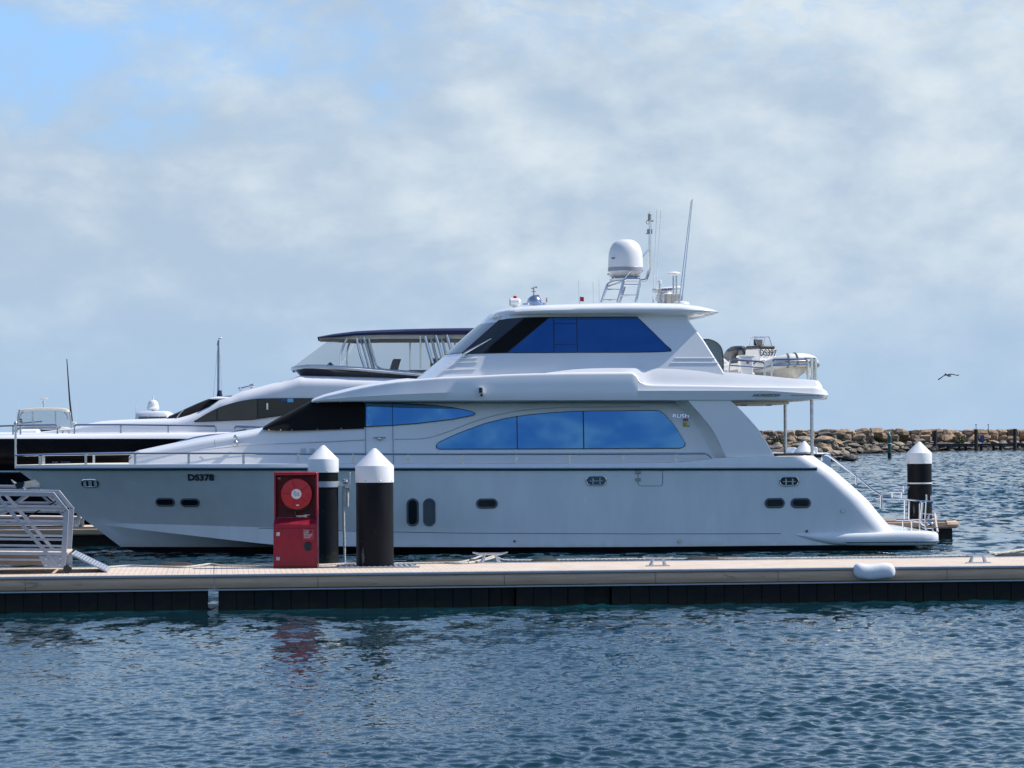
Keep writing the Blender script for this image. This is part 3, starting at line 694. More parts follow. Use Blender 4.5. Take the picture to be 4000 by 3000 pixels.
for k in range(1, K):
    w_ = k / K; out = []
    z_e = lerp(rows_px['rub'][-1][1], rows_px['c1'][-1][1], w_)
    ua = float(np.interp(-z_e, [-p[1] for p in aft_curve], [p[0] for p in aft_curve]))
    us = lerp(us_r[0], us_c[0], w_)
    for i, t in enumerate(ts):
        u = us + (ua - us) * t
        z = lerp(itp(u, rows_px['rub']), itp(u, rows_px['c1']), w_)
        b_ = lerp(rowb('rub', u, us), rowb('c1', u, us), w_ ** .75)
        out.append((u, b_, z))
    grid_rows.append(out)
grid_rows += [base[n] for n in order[2:]]
n_rub_i = 1
def aft_round(rowp, r=.62, dep=.62):
    ua = rowp[-1][0]; out = []
    for u, b_, z in rowp:
        d = ua - u
        if d < r: b_ -= dep * (1 - math.sqrt(max(0, 1 - (1 - d / r) ** 2)))
        out.append((u, max(b_, 0.0), z))
    return out
grid_rows = [aft_round(r_) for r_ in grid_rows]
def hull_b(u, z):
    zs, bs = [], []
    for r_ in grid_rows:
        us_ = [p[0] for p in r_]; zs.append(float(np.interp(u, us_, [p[2] for p in r_]))); bs.append(float(np.interp(u, us_, [p[1] for p in r_])))
    o = np.argsort(zs); return float(np.interp(z, np.array(zs)[o], np.array(bs)[o]))
bi = 2 + K - 1 + 2      # index of the boot-top row
def side(rows, mb):
    for sg in (-1, 1): mb.grid([[(u, sg * b_, z) for u, b_, z in r_] for r_ in rows])
    nr = len(rows)
    # stem is closed (b = 0 there); transom and deck bridged straight across
    mb.grid([[(r_[-1][0], -r_[-1][1], r_[-1][2]) for r_ in rows], [(r_[-1][0], r_[-1][1], r_[-1][2]) for r_ in rows]])
mb = MB(); side(grid_rows[:bi + 1], mb); hull = mb.build('hull', gelh, yacht, 22)
mb = MB(); side([[(u, b_ - .004, z) for u, b_, z in r_] for r_ in grid_rows[bi:]], mb); mb.build('boot_stripe', boot, yacht)
mb = MB(); r0 = grid_rows[0]
mb.grid([[(u, -b_ + .0, z) for u, b_, z in r0], [(u, -max(b_ - .16, 0), z + .01) for u, b_, z in r0], [(u, -max(b_ - .18, 0), z - .10) for u, b_, z in r0], [(u, max(b_ - .18, 0), z - .10) for u, b_, z in r0], [(u, max(b_ - .16, 0), z + .01) for u, b_, z in r0], [(u, b_, z) for u, b_, z in r0]])
mb.build('deck', cream, yacht)
# stainless rub rail over a black tube that stands for its shadow, both sides
rr_ = grid_rows[1]
for sg in (-1, 1):
    pts = [(u, sg * (b_ + .012), z) for u, b_, z in rr_ if u < H(3203, 1830, -3.05)[0]]
    mb = MB(); mb.tube([(u, v, z - .018) for u, v, z in pts], .025, 8); rb = mb.build('rub_rail_shadow', blackrub, yacht)
    mb = MB(); mb.tube([(u, v + sg * .016, z + .018) for u, v, z in pts], .021, 8); mb.build('rail_strip', chrome, rb)
# --- oval ports, fairleads
def oval(px, py, wpx, hpx, rim, gl, bf, name='porthole', rimw=.028, depth=.0, extra=None):
    u, z = YF.on(px, py, bf); s = 1 / 156.0
    a, b_ = wpx * s / 2, hpx * s / 2; rad = min(a, b_); pts = []
    for k in range(28):
        t = 2 * math.pi * k / 28; c_, s_ = math.cos(t), math.sin(t)
        cx, cz = (a - rad if c_ > 0 else -(a - rad)), (b_ - rad if s_ > 0 else -(b_ - rad))
        pts.append((u + cx + rad * c_, z + cz + rad * s_))
    P = [(uu, -bf(uu, zz) - .006, zz) for uu, zz in pts]
    mb = MB(); mb.tube(P, rimw, 8, True); o = mb.build(name, rim, yacht)
    mb = MB(); mb.add([(u, -bf(u, z) - .02, z)] + [(uu, v - .012, zz) for uu, v, zz in P], [(0, 1 + k, 1 + (k + 1) % len(P)) for k in range(len(P))]); mb.build('pane', gl, o)
    if extra: extra(o, u, z, a, b_, -bf(u, z))
    return o
for px, py in ((645, 1961), (742, 1963)): oval(px, py, 70, 28, seam, glass_black, hull_b)
oval(1612, 2001, 40, 102, seam, glass_black, hull_b); oval(1677, 2001, 40, 102, seam, glass_grey, hull_b)
oval(1902, 1967, 76, 32, seam, glass_black, hull_b)
for px in (3026, 3128): oval(px, 1965, 72, 32, seam, glass_black, hull_b)
def fair(o, u, z, a, b_, v, m=None):
    w_ = lambda uu, zz, d: (uu, -hull_b(uu, zz) - d, zz)
    for sx in (-.35, .35):
        mb = MB(); mb.tube([w_(u + a * sx, z - b_ * .75, .02), w_(u + a * sx, z + b_ * .6, .02)], .028, 8); mb.build('roller', m or chrome, o)
    if m is None:
        mb = MB(); mb.tube([w_(u - a * .7, z - b_ * .1, .03), w_(u + a * .7, z - b_ * .1, .03)], .018, 8); mb.build('cross_bar', chrome, o)
oval(352, 1887, 66, 28, chrome, plastic, hull_b, 'fairlead', .03, 0, lambda *a: fair(*a, m=blackrub))  # white pane stands in for the bright reflection in the chrome
oval(2329, 1878, 78, 36, chrome, glass_grey, hull_b, 'fairlead', .018, 0, fair)
oval(3082, 1880, 74, 34, chrome, glass_tan, hull_b, 'fairlead', .02, 0, fair)
for px, py, r_ in ((3292, 1995, .05), (3151, 2075, .035), (2655, 2113, .05), (2010, 2114, .03)):
    u, z = YF.on(px, py, hull_b); v = -hull_b(u, z)
    mb = MB(); mb.lathe([(r_, v - .01), (r_ * .9, v - .035), (r_ * .4, v - .035), (r_ * .35, v - .012), (.002, v - .012)], (u, 0, z), 14, 'Y'); mb.build('through_hull', steel if r_ > .045 else seam, yacht)
# thin seam lines on the hull: boarding gate
def seamline(pts, bf, off=.003, r=.006, m=seam, name='seam', parent=None):
    P = []
    for px, py in pts:
        u, z = YF.on(px, py, bf); P.append((u, -bf(u, z) - off, z))
    mb = MB(); mb.tube(P, r, 5); return mb.build(name, m, parent or yacht)
gs = seamline([(2492, 1834), (2492, 1890), (2496, 1897), (2505, 1898), (2575, 1898), (2586, 1896), (2588, 1888), (2589, 1834)], hull_b, name='boarding_gate')
for py in (1844, 1873):
    u, z = YF.on(2492, py, hull_b); v = -hull_b(u, z); mb = MB(); mb.box((u, v - .014, z), (.14, .03, .08)); mb.build('hinge', grey, gs, bev=.008)
seamline([(x, itp(x, [(500,2047),(660,2052),(995,2062),(1400,2075),(1800,2082),(2500,2085),(3090,2084)]) + .5) for x in list(range(1010, 3100, 60))], hull_b, .001, .008, seam, 'chine_line', hull)  # dark tube drawn along the chine crease
# --- rails
RB = lambda u, z: max(0.02, float(np.interp(u, [p[0] for p in grid_rows[0]], [p[1] for p in grid_rows[0]])) - .08)
for sg in (-1, 1):
    path = []
    for px, py in ((62, 1779), (200, 1776), (527, 1772), (800, 1771.5), (1000, 1772), (1400, 1773.5), (1800, 1774), (2400, 1773), (2750, 1771), (2762, 1773), (2788, 1793)):
        u, z = YF.on(px, py, RB, -2.9 if px > 900 else -.3); path.append((u, sg * RB(u, z), z))
    mb = MB(); mb.tube(path, .027, 8); rl = mb.build('deck_rail', chrome, yacht)
    for px in (157, 335, 528, 737, 951, 1165, 1379, 1593, 1807, 2017, 2226, 2435, 2641):
        u, z = YF.on(px, 1774, RB, -2.9 if px > 900 else -1.0); zb = itp(u, rows_px['top'])
        mb = MB(); mb.bar((u, sg * RB(u, z), zb - .02), (u, sg * RB(u, z), z), .075 if px < 300 else .06, .03, Vector((0, 1, 0))); mb.build('stanchion', steel, rl)
u, z0_ = H(61, 1783, 0); z1_ = H(61, 1656, 0)[1]
mb = MB(); mb.tube([(u, 0, z0_ - .3), (u, 0, z1_)], .028, 8); mb.ball((u, 0, z1_ + .02), .045, 6); mb.build('jackstaff', steel, yacht)
# anchor in the stem
au, az = H(120, 1890, 0)
mb = MB(); mb.bar((au + .45, 0, az + .08), (au - .15, 0, az - .02), .10, .16); mb.bar((au + .55, 0, az + .1), (au + .1, 0, az + .12), .16, .2)
mb.loft([[(au - .15, -.16, az + .05), (au - .15, .16, az + .05), (au - .2, .1, az - .1), (au - .2, -.1, az - .1)], [(au - .38, -.24, az + .02), (au - .38, .24, az + .02), (au - .34, .15, az - .12), (au - .34, -.15, az - .12)], [(au - .5, -.02, az + .12), (au - .5, .02, az + .12), (au - .49, .02, az + .08), (au - .49, -.02, az + .08)]])
mb.loft([[(au - .3, s_ * .2, az - .05), (au - .2, s_ * .26, az - .08), (au - .22, s_ * .12, az - .1)] for s_ in (1,)] + [[(au - .05, .3, az - .28), (au - .02, .31, az - .28), (au - .03, .28, az - .3)]])
mb.build('anchor', chrome, yacht, weld=False)
# --- swim platform
def st(px, yt, yb, b0, rnd=.09):
    v = -b0; u, zt = H(px, yt, v); _, zb = H(px, yb, v); h = zt - zb; r_ = min(rnd, h * .48)
    pts = [(u, b0 - .35, zb), (u, b0 - r_, zb)]
    for k in range(1, 6): a = -math.pi / 2 + math.pi * k / 6; pts.append((u, b0 - r_ + r_ * math.cos(a), (zb + zt) / 2 + (h / 2) * math.sin(a)))
    return pts + [(u, b0 - r_, zt), (u, b0 - .7, zt), (u, 0, zt)]
stn = [(3085,2085,2086.5,2.90),(3120,2085,2096,2.95),(3193,2085,2116,3.01),(3257,2084,2127,3.05),(3320,2083,2131,3.07),(3400,2082,2132,3.08),(3513,2077.5,2132,3.08),(3600,2077,2131,3.06),(3640,2077,2129,3.0),(3658,2079,2127,2.92),(3666,2084,2122,2.80)]
mb = MB(); mb.halves([st(*s_) for s_ in stn]); plat = mb.build('swim_platform', gel, yacht, 50)
pb = lambda u, z: 3.09
path = [(lambda q: (q[0], -3.09 + .0, q[1]))(H(x, y, -3.08)) for x, y in ((3306, 2117), (3500, 2115.5), (3600, 2114.5))]
q = H(3650, 2114, -2.98); path += [(q[0], -3.0, q[1])]; q = H(3666, 2114, -2.85); path += [(q[0], -2.85, q[1])]
mb = MB(); mb.tube(path, .025, 8); mb.build('rub_strip', chrome, plat)
# --- main deckhouse
def bw(u):
    return itp(u, [(H(500, 1790, -.6)[0], .35), (H(520, 1790, -.7)[0], .75), (H(620, 1790, -1)[0], 1.15), (H(800, 1780, -1.5)[0], 1.62), (H(1020, 1700, -2)[0], 2.08), (H(1215, 1700, -2.3)[0], 2.36), (H(1427, 1700, -2.5)[0], 2.52), (H(1700, 1700, -2.6)[0], 2.60), (H(2900, 1700, -2.6)[0], 2.60)])
u_ln = H(1000, 1700, -2)[0], H(1450, 1700, -2.5)[0]
def house_b(u, z): return max(.02, bw(u) - float(np.interp(u, u_ln, (.62, .155))) * max(0, z - 2.0))
topc = [(508,1787),(518,1777),(535,1770),(600,1756),(650,1745),(720,1731),(800,1714),(900,1699),(960,1690),(1022,1679),(1060,1658),(1120,1625),(1215,1571),(1260,1565),(1427,1566),(2870,1564)]
zdeckh = 2.02
xs = sorted(set([500, 508, 518, 535, 560] + list(range(600, 2800, 60)) + [1022, 1215, 2860]))
stn = []
for px in xs:
    ytop = itp(px, topc) if px > 505 else 1795
    u, zt = YF.on(px, ytop, lambda u_, z_: bw(u_) * .93); 
    b_ = house_b(u, 2.0); bt = house_b(u, zt); zt = max(zt, zdeckh + .05); h = zt - zdeckh; r_ = min(.22, h * .45)
    s_ = [(u, b_, zdeckh - .1), (u, lerp(b_, bt, .5), zdeckh + (h - r_) * .5), (u, bt, zt - r_)]
    for k in range(1, 5): a = math.pi / 2 * k / 5; s_.append((u, bt - r_ * 1.1 * (1 - math.cos(a)), zt - r_ + r_ * math.sin(a)))
    s_ += [(u, max(bt - r_ * 1.1, .0) * .999, zt), (u, bt * .4, zt + .05), (u, 0, zt + .07)]
    stn.append(s_)
mb = MB(); mb.halves(stn); house = mb.build('deckhouse', gel, yacht, 28)
# strip of glass lying on a side surface
def strip(top, bot, bf, off, n=40, m=5, frame=YF, v0=-2.5):
    T = sorted(frame.on(x, y, bf, v0) for x, y in top); B = sorted(frame.on(x, y, bf, v0) for x, y in bot)
    a, b_ = max(T[0][0], B[0][0]), min(T[-1][0], B[-1][0])
    us = sorted(set([a + (b_ - a) * i / n for i in range(n + 1)] + [p[0] for p in T + B if a < p[0] < b_]))
    P = []
    for j in range(m + 1):
        P.append([])
        for u in us:
            zt, zb = itp(u, T), itp(u, B); z = lerp(zb, zt, j / m); P[-1].append((u, -bf(u, z) - off, z))
    return P
def cut(pts, x0, x1):
    out = [p for p in pts if x0 < p[0] < x1]
    ys = lambda x: itp(x, pts)
    return [(x0, ys(x0))] + out + [(x1, ys(x1))]
def glazing(name, top, bot, bf, divs, mats, parent, off=.012, grow=3.0, gap=2.0, frame=YF, v0=-2.5, mirror=True, fm=blackrub):
    """One framed window: a black surround and its panes."""
    for sg in ((1, -1) if mirror else (1,)):
        fl = lambda P: [[(u, sg * v, z) for u, v, z in r_] for r_ in P]
        tp = [(x, y - grow) for x, y in top]; bt = [(x, y + grow) for x, y in bot]
        tp[0] = (tp[0][0] - grow, tp[0][1]); bt[0] = (bt[0][0] - grow, bt[0][1]); tp[-1] = (tp[-1][0] + grow, tp[-1][1]); bt[-1] = (bt[-1][0] + grow, bt[-1][1])
        mb = MB(); mb.grid(fl(strip(tp, bt, bf, off - .005, frame=frame, v0=v0))); o = mb.build(name, fm, parent)
        for i in range(len(divs) - 1):
            a, b_ = divs[i] + (gap / 2 if i else 0), divs[i + 1] - (gap / 2 if i < len(divs) - 2 else 0)
            mb = MB(); mb.grid(fl(strip(cut(top, a, b_), cut(bot, a, b_), bf, off, frame=frame, v0=v0))); mb.build('pane', mats[i], o)
big_t = dense([(1707,1739),(1713,1730),(1740,1717),(1791,1694),(1850,1672),(1908,1652),(2020,1628),(2162,1613),(2297,1607),(2440,1606),(2558,1605),(2580,1610),(2600,1625),(2632,1662),(2655,1697),(2670,1722),(2674,1732)], 3)
big_b = [(1707,1745),(1710,1750),(1717,1753),(1800,1753),(2200,1751.5),(2655,1749.5),(2667,1746),(2674,1738)]
glazing('saloon_window', big_t, big_b, house_b, [1707, 2020, 2279, 2674], [glass_blue] * 3, house)
tear_t = dense([(1430,1575.5),(1533,1577),(1633,1581),(1723,1588),(1791,1598),(1830,1606),(1848,1611),(1853,1614.5)], 3)
tear_b = [(1430,1665),(1533,1660),(1633,1652),(1768,1636),(1840,1622.5),(1849,1619.5),(1853,1616)]
glazing('forward_window', tear_t, tear_b, house_b, [1430, 1533, 1853], [glass_blue] * 2, house)
# black mesh covers over the forward windscreen
mb = MB(); stn = []
for px in list(range(1024, 1217, 16)) + [1217, 1260, 1320, 1380, 1426]:
    ytop = itp(px, [(1024,1677.5),(1060,1656),(1120,1623),(1217,1570),(1260,1567),(1426,1567)]); ybot = itp(px, [(1024,1679),(1060,1681),(1140,1683),(1240,1680),(1426,1674)])
    u, zt = YF.on(px, ytop, lambda u_, z_: bw(u_) * .93); _, zb = YF.on(px, ybot, house_b)
    off = .03; bb, bt = house_b(u, zb) + off, house_b(u, zt) + off; zt += .02; h = max(zt - zb, .02); r_ = min(.2, h * .45)
    s_ = [(u, bb, zb), (u, lerp(bb, bt, .5), lerp(zb, zt - r_, .5) ), (u, bt, zt - r_)]
    for k in range(1, 5): a = math.pi / 2 * k / 5; s_.append((u, bt - r_ * 1.1 * (1 - math.cos(a)), zt - r_ + r_ * math.sin(a)))
    s_ += [(u, bt - r_ * 1.1, zt), (u, bt * .4, zt + .05), (u, 0, zt + .07)]
    stn.append(s_)
mb.loft([[(u, -b_, z) for u, b_, z in s_] + [(u, b_, z) for u, b_, z in reversed(s_[:-1])] for s_ in stn], False, False)
cv = mb.build('windscreen_cover', cover, house, 40)
for px, py in ((1050, 1679), (1096, 1680), (1140, 1680), (1240, 1677), (1333, 1674), (1424, 1671), (1424, 1572), (1330, 1571), (1240, 1573)):
    u, z = YF.on(px, py, house_b); mb = MB(); mb.ball((u, -house_b(u, z) - .035, z), .014, 5); mb.build('snap_fastener', plastic, cv)
# side door
hd = seamline([(1428, 1676), (1427.5, 1812)], house_b, name='side_door', parent=house); seamline([(1534, 1664), (1537, 1812)], house_b, parent=hd)
u, z = YF.on(1482, 1709, house_b); v = -house_b(u, z)
mb = MB(); mb.tube([(u - .15, v - .05, z), (u + .15, v - .05, z)], .017, 8); mb.ball((u, v - .03, z - .03), .05, 6); mb.build('door_handle', chrome, hd)
# styling grooves
for pts in ([(1540,1716),(1640,1714),(1680,1708),(1740,1690),(1830,1655),(1920,1626),(2040,1603),(2200,1592),(2500,1589)],):
    seamline(dense(pts, 5), house_b, -.004, .007, lightseam, 'styling_groove', house)
seamline(dense([(640,1772),(800,1757),(1000,1737),(1200,1729),(1426,1718)], 5), house_b, -.006, .009, lightseam, 'styling_groove', house)
seamline([(838, 1716), (840, 1746)], house_b, 0, .006, seam, 'seam', house)
for cx in (1184, 1220):
    for dy in (0, 6, 12):
        pass
    u0_, z0_ = YF.on(cx - 10, 1768, house_b); u1_, z1_ = YF.on(cx + 10, 1754, house_b); v = -house_b(u0_, z0_)
    mb = MB()
    for k in range(3): mb.box(((u0_ + u1_) / 2, v - .005, lerp(z0_, z1_, k / 2)), (u1_ - u0_, .012, .022))
    mb.build('vent', lightseam, house, weld=False)
# horn light on the trunk
u, z = YF.on(920, 1722, house_b); v = -house_b(u, z)
mb = MB(); mb.ball((u, v - .05, z + .09), .062, 8, (.9, .8, 1.1)); mb.ball((u, v - .06, z - .07), .075, 8, (.95, .8, 1.1)); mb.bar((u, v - .04, z + .1), (u, v - .04, z - .1), .07, .05, Vector((0, 1, 0))); mb.build('deck_light', chrome, house, weld=False)
# spare dinghy rails on the foredeck
mb = MB(); pts = [H(x, y, .5) for x, y in ((640, 1752), (700, 1729), (760, 1712), (820, 1702), (880, 1698), (940, 1696), (985, 1693))]
mb.tube([(u, .5, z) for u, z in pts], .04, 8)
for px in (815, 897): a = H(px, 1701, .5); mb.bar((a[0], .5, a[1] - .25), (a[0], .5, a[1]), .05, .05, Vector((0, 1, 0)))
mb.build('foredeck_rail', chrome, yacht)
mb = MB(); pts = [H(x, y, .3) for x, y in ((600, 1752), (660, 1747), (720, 1737), (800, 1722), (880, 1706), (930, 1696), (960, 1690), (985, 1694))]
mb.tube([(u, .3, z - .03) for u, z in pts], [.03, .09, .10, .09, .1, .13, .13, .04], 10); mb.build('folded_cover', cover, yacht)
# --- lettering on the side
def side_words(txt, name, m, parent, x0, x1, ybot, ytop, bf, shear=0, bold=0, off=.012, wlen=True):
    u0_, z0_ = YF.on(x0, ybot, bf); u1_, z1_ = YF.on(x1, ytop, bf)
    o = words(txt, name, m, parent, (u0_, -bf((u0_ + u1_) / 2, z0_) - off, z0_), z1_ - z0_, u1_ - u0_, shear, bold)
    db = bf(u1_, z0_) - bf(u0_, z0_); o.rotation_euler = (math.pi / 2, 0, -math.atan2(db, u1_ - u0_)); o.location.y = -bf(u0_, z0_) - off
    lean = bf(u0_, z1_) - bf(u0_, z0_); o.rotation_euler[0] = math.pi / 2 - math.atan2(lean, z1_ - z0_) * -1
    return o
side_words('DS378', 'registration_lettering', letter, yacht, 735, 846, 1878, 1841, hull_b, .28, .032, .02)
side_words('RUSH', 'name_lettering', silver, house, 2627, 2693, 1632, 1617, house_b, .12, .012)
u0_, z0_ = YF.on(2668, 1646, house_b); u1_, z1_ = YF.on(2687, 1635, house_b); v = -house_b(u0_, z0_)
mb = MB(); mb.box(((u0_ + u1_) / 2, v - .006, (z0_ + z1_) / 2), (u1_ - u0_, .006, z1_ - z0_)); s1 = mb.build('red_sticker', redflag, house)
side_words('18 M', 'sticker_print', white_lbl, s1, 2670, 2684, 1644, 1637, house_b, 0, .01, .011)
u0_, z0_ = YF.on(2667, 1667, house_b); u1_, z1_ = YF.on(2694, 1651, house_b)
mb = MB(); mb.box(((u0_ + u1_) / 2, v - .006, (z0_ + z1_) / 2), (u1_ - u0_, .006, z1_ - z0_)); s2 = mb.build('yellow_sticker', yellow_lbl, house)
mb = MB(); mb.box((lerp(u0_, u1_, .78), v - .011, lerp(z0_, z1_, .66)), ((u1_ - u0_) * .4, .004, (z1_ - z0_) * .55)); mb.build('sticker_panel', white_lbl, s2)
# --- after wing of the deckhouse (arch) and its return wall
fin_out = dense([H(x, y, -2.98) for x, y in ((2852,1560),(2894,1602),(2935,1645),(2971,1688),(3002,1738),(3028,1785))], 4)
fin_in = dense([H(x, y, -2.98) for x, y in ((2683,1560),(2736,1618),(2781,1675),(2812,1733),(2836,1785))], 4)
for sg in (-1, 1):
    mb = MB(); n_ = 22
    fo = [(float(np.interp(z, [p[1] for p in fin_out][::-1], [p[0] for p in fin_out][::-1])), z) for z in np.linspace(fin_out[-1][1], fin_out[0][1], n_)]
    fi = [(float(np.interp(z, [p[1] for p in fin_in][::-1], [p[0] for p in fin_in][::-1])), z) for z in np.linspace(fin_in[-1][1], fin_in[0][1], n_)]
    mb.loft([[(a[0], sg * 2.98, a[1]), (b_[0] - .03, sg * 2.98, b_[1]), (b_[0], sg * 2.95, b_[1]), (b_[0], sg * 2.80, b_[1]), (a[0], sg * 2.84, a[1])] for a, b_ in zip(fi, fo)]); mb.build('aft_wing', gel, yacht, 40)
    mb = MB(); mb.grid([[(lerp(a[0] - .26, a[0] + .02, t), sg * (lerp(house_b(a[0], a[1]) - .01, 2.90, t ** 1.6)), a[1]) for t in np.linspace(0, 1, 8)] for a in fi]); mb.build('wing_return', gel, yacht, 60)
# --- fascia and bridge deck
f_top = [(1217,1569),(1226,1562),(1271,1546),(1362,1523),(1452,1503),(1542,1489),(1624,1481.5),(1723,1473),(1859,1468),(1981,1461),(2100,1457.5),(2234,1455),(2469,1453.5),(2480,1456),(2489,1466),(2498,1482),(2510,1493),(2525,1499.5),(2550,1502),(2800,1506),(2935,1510.5),(3150,1511),(3192,1511),(3216,1517),(3230,1527),(3236,1541)]
f_kn = [(1217,1570),(1271,1560),(1362,1552),(1452,1547),(1542,1541),(1723,1534),(2000,1529),(2600,1526),(3000,1526),(3236,1543)]
f_bot = [(1217,1572),(1300,1570),(1427,1569),(2000,1568),(2600,1567),(2867,1566),(3188,1564),(3216,1562),(3230,1558),(3236,1550)]
def fb(px): return itp(px, [(1217, 2.30), (1300, 2.50), (1427, 2.74), (1560, 2.90), (1700, 3.0), (1900, 3.08), (3100, 3.08), (3190, 3.0), (3216, 2.90), (3230, 2.76), (3236, 2.6)])
def body_z(px, y, v): return H(px, y, v)
xs = sorted(set([1217, 1226, 1245, 1271, 1300] + list(range(1330, 3190, 45)) + [2469, 2476, 2483, 2489, 2494, 2500, 2507, 2516, 2526, 2538, 2550, 3190, 3204, 3216, 3224, 3230, 3236]))
stn = []
for px in xs:
    b_ = fb(px); u, zb = H(px, itp(px, f_bot), -b_); zk = H(px, itp(px, f_kn), -b_)[1]; zt = H(px, itp(px, f_top), -b_)[1]
    zk = min(max(zk, zb + .004), zt - .002); r_ = min(.07, (zt - zk) * .5)
    s_ = [(u, b_ - .55, zb - .0), (u, b_ - .12, zb), (u, b_ - .045, zb + min(.03, (zk - zb) * .3)), (u, b_, zk)]
    bt = b_ - .10 * min(1, (zt - zk) / .35)
    for k in range(0, 5): a = math.pi / 2 * k / 4; s_.append((u, bt - r_ + r_ * math.cos(a), zt - r_ + r_ * math.sin(a)))
    inn = .9 if px < 1640 else .16
    s_ += [(u, max(bt - inn, 0.1), zt + (.05 if px < 1640 else 0.0)), (u, max(bt - inn - .03, .05), zt + (.06 if px < 1640 else -.12)), (u, 0, zt + (.08 if px < 1640 else -.12))]
    stn.append(s_)
mb = MB(); mb.halves(stn); fas = mb.build('bridge_deck', gel, yacht, 30)
# soffit panel below the after overhang
ua, zb = H(2700, 1567, -2.5); ub, _ = H(3195, 1566, -2.5)
mb = MB(); mb.box(((ua + ub) / 2 - .35, 0, zb - .05), (ub - ua - .7, 4.6, .09)); so = mb.build('soffit', cream, fas, bev=.03)
for px in (2905, 3002):
    u, z = H(px, 1566, -2.0); mb = MB(); mb.lathe([(.08, -.125), (.09, -.10), (.09, -.08)], (u, -2.0, zb), 14); mb.build('downlight', seam, so)
side_words('HORIZON', 'maker_badge', bronze, fas, 2939, 3050, 1549, 1538, lambda u, z: 3.06, .45, .04, .015)
fz = lambda u, z: 3.05
seamline([(3090, 1543.5), (3160, 1543), (3205, 1542.5)], lambda u, z: 3.07 if u < H(3190, 1543, -3)[0] else 2.97, 0, .008, seam, 'seam', fas)
# side lamp
u, z = H(1880, 1530, -3.08)
mb = MB(); mb.box((u, -3.14, z + .03), (.10, .14, .17)); sl = mb.build('side_lamp', plastic, fas, bev=.01)
mb = MB(); mb.box((u - .02, -3.216, z + .035), (.06, .02, .13)); mb.box((u - .055, -3.15, z + .03), (.012, .09, .13)); mb.box((u, -3.14, z - .09), (.05, .06, .06)); mb.build('lamp_lens', blackrub, sl, weld=False)
# raised after bulwark of the boat deck
up_t = [(2130,1457),(2180,1450),(2240,1443),(2300,1439.5),(2400,1437.5),(2591,1439.5),(2700,1444),(2822,1452.5),(2950,1464),(3050,1474),(3111,1480),(3180,1484),(3194,1488),(3204,1498),(3210,1507)]
up_b = [(2130,1457),(2229,1457),(2466,1456),(2490,1470),(2525,1502),(2800,1508),(3210,1512)]
stn = []
for px in list(range(2130, 3180, 35)) + [3180, 3188, 3196, 3204, 3210]:
    bb = fb(px) - .16; u, zt = H(px, itp(px, up_t), -2.66); zb = H(px, itp(px, up_b), -bb)[1] - .05
    bt = bb - .22 * min(1, max(0, (zt - zb)) / .35); zt = max(zt, zb + (.0 if px < 2200 else .04)); stn.append([(u, bb - .5, zb - .06), (u, bb, zb), (u, lerp(bb, bt, .5), lerp(zb, zt, .5)), (u, bt + .02, zt - .03), (u, bt, zt - .006), (u, bt - .05, zt), (u, bt - .2, zt), (u, bt - .22, zt - .16), (u, 0, zt - .16)])
mb = MB(); mb.halves(stn); mb.build('boat_deck_bulwark', gel, yacht, 35)
# --- sky lounge
z_a, z_b = H(1800, 1478, -2.7)[1], H(1800, 1239, -2.3)[1]
def lb(u, z): return lerp(2.76, 2.30, (z - z_a) / (z_b - z_a))
front = [(1520,1610),(1500,1660),(1478,1688),(1435,1740),(1401,1783),(1380,1805),(1254,1947),(1235,1966),(1215,1985)]
aft = [(1520,2855),(1500,2850),(1478,2838),(1451,2824),(1403,2794),(1331,2749),(1258,2694),(1250,2688),(1215,2686)]
levels = [1520, 1500, 1478, 1451, 1425, 1401, 1385, 1365, 1340, 1310, 1280, 1254, 1235, 1215]
rings = []
for y in levels:
    uf, z = YF.on(itp(y, sorted(front)), y, lb); ua, _ = YF.on(itp(y, sorted(aft)), y, lb); b_ = lb(0, z); near = []
    near.append((ua, -b_ + .05, z)); near.append((ua - .04, -b_, z))
    for t in np.linspace(.03, .97, 14): near.append((lerp(ua, uf + .2, t), -b_, z))
    for k in range(0, 6): a = math.pi / 2 * k / 5; near.append((uf + .2 - .2 * math.sin(a), -b_ + .2 - .2 * math.cos(a), z))
    for t in (.25, .5, .75): near.append((uf - .38 * t * (2 - t), -(b_ - .2) * (1 - t), z))
    ring = near + [(uf - .38, 0, z)] + [(u, -v, zz) for u, v, zz in reversed(near)]
    rings.append(ring)
mb = MB(); mb.loft(rings); lounge = mb.build('sky_lounge', gel, yacht, 30)
